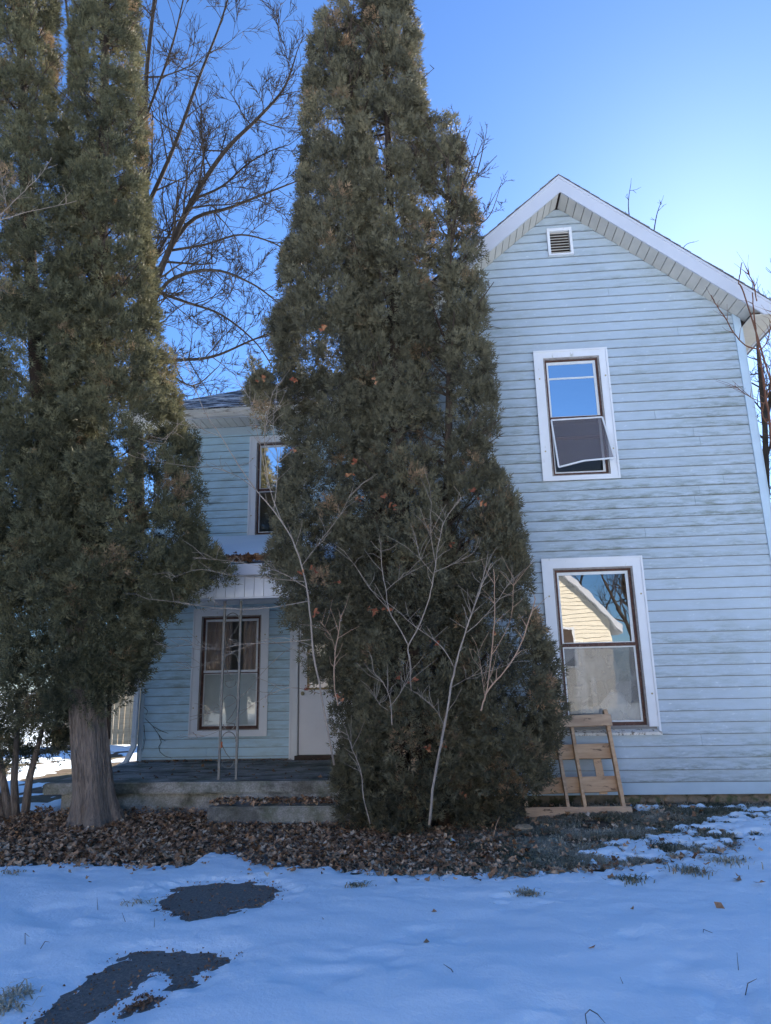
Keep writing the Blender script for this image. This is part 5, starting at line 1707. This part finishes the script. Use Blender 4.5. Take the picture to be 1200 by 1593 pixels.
# =================================================================== HOUSES ACROSS THE STREET (cream one mirrored in the panes, others added for bounce light)
def street_house(name, label, hx1, width, ez, sl_, fy_, mat):
    hx0_ = hx1 - width
    hc = (hx0_ + hx1) / 2
    yh = thing(name, (hc, fy_ - 4, -.2), label, 'house')
    ap = ez + sl_ * (hx1 - hc)
    ywall = MB().prism_y([(hx0_, -.2), (hx1, -.2), (hx1, ez), (hc, ap), (hx0_, ez)], fy_ - 9, fy_).build('wall', mat, yh)
    k = 0
    while .2 + k * .2 < ap - .3:
        z = .2 + k * .2; k += 1
        half = (hx1 - hc) if z < ez else (ap - z) / sl_
        MB().hexa([(hc - half + .02, fy_ + .002, z), (hc + half - .02, fy_ + .002, z), (hc + half - .02, fy_ + .05, z), (hc - half + .02, fy_ + .05, z),
                   (hc - half + .02, fy_ + .002, z + .19), (hc + half - .02, fy_ + .002, z + .17), (hc + half - .02, fy_ + .012, z + .17), (hc - half + .02, fy_ + .012, z + .17)]).build('siding_board', mat, ywall)
    for sg in (-1, 1):
        d1 = hx1 - hc + .5
        pl = [(hc, ap + .05), (hc + sg * d1, ap + .05 - sl_ * d1), (hc + sg * d1, ap + .4 - sl_ * d1), (hc, ap + .4)]
        if sg < 0: pl = pl[::-1]
        MB().prism_y(pl, fy_ - 9.3, fy_ + .45).build('roof', M['fascia'], yh)
    for (a, b, c, d) in ((hx1 - 2.9, hx1 - 1.9, 2.0, 3.8), (hx1 - 6.4, hx1 - 5.2, 1.2, 3.0), (hc - .5, hc + .5, ez + .9, ez + 2.3)):
        w_ = MB().box(a - .12, b + .12, fy_ + .03, fy_ + .07, c - .12, d + .12).build('window', M['trim'], yh)
        MB().box(a, b, fy_ + .071, fy_ + .08, c, d).build('pane', M['void'], w_)
    MB().box(hc + .3, hc + 1.3, fy_ + .03, fy_ + .08, -.1, 2.0).build('door', M['door'], yh)
    return yh
street_house('yellow_house', 'sunlit cream gabled house across the street, mirrored in the lower window pane', at(945, 973, 28)[0] + .15, 9.0, 4.1, 1.12, -28.0, plain('cream_siding', (.76, .70, .58), .06, 3, .7, .2))
street_house('bounce_house_white', 'unseen white gabled house added left of the cream house to bounce sunlight', -3.2, 9.5, 5.2, .9, -26.5, plain('white_siding', (.80, .77, .70), .05, 3, .7, .2))  # unseen house, added to throw warm sunlight back onto the shaded front
street_house('bounce_house_tan', 'unseen tan gabled house added at the far left to bounce sunlight', -15.5, 9.5, 5.0, .9, -27.0, plain('tan_siding', (.72, .62, .50), .05, 3, .7, .2))  # second added house, out of view, also for warm bounce light
for i, (xb, yb, sd) in enumerate(((11.5, -36, 91), (15.5, -33, 92), (9.0, -41, 93))):
    P0 = Vector((xb, yb, -.2))
    mk_ = lambda *o: [tuple(P0 + Vector(q_)) for q_ in o]
    bare('bare_tree', tuple(P0), ['bare tree behind the house across the street, mirrored in the pane', 'bare street tree right of the cream house, mirrored in the pane', 'far bare tree behind the cream house, mirrored in the pane'][i], [
        (mk_((0, 0, 0), (.1, 0, 2), (.2, .2, 5)), .28, .16, 2, 2.5),
        (mk_((.2, .2, 5), (.8, .2, 8), (1.2, .4, 12)), .14, .04, 12, 2.6),
        (mk_((.2, .2, 4), (-1, 0, 7), (-2, .3, 11)), .14, .04, 12, 2.6),
        (mk_((.2, .2, 4.5), (.2, -1, 8), (-.3, -1.5, 12)), .12, .04, 12, 2.6),
        (mk_((.1, .1, 3), (2, .3, 5.5), (3.4, .5, 9)), .10, .03, 10, 2.2)], sd, M['bark_bare'], depth=3, twig=.012, n_side=(2, 4), lift=.25)
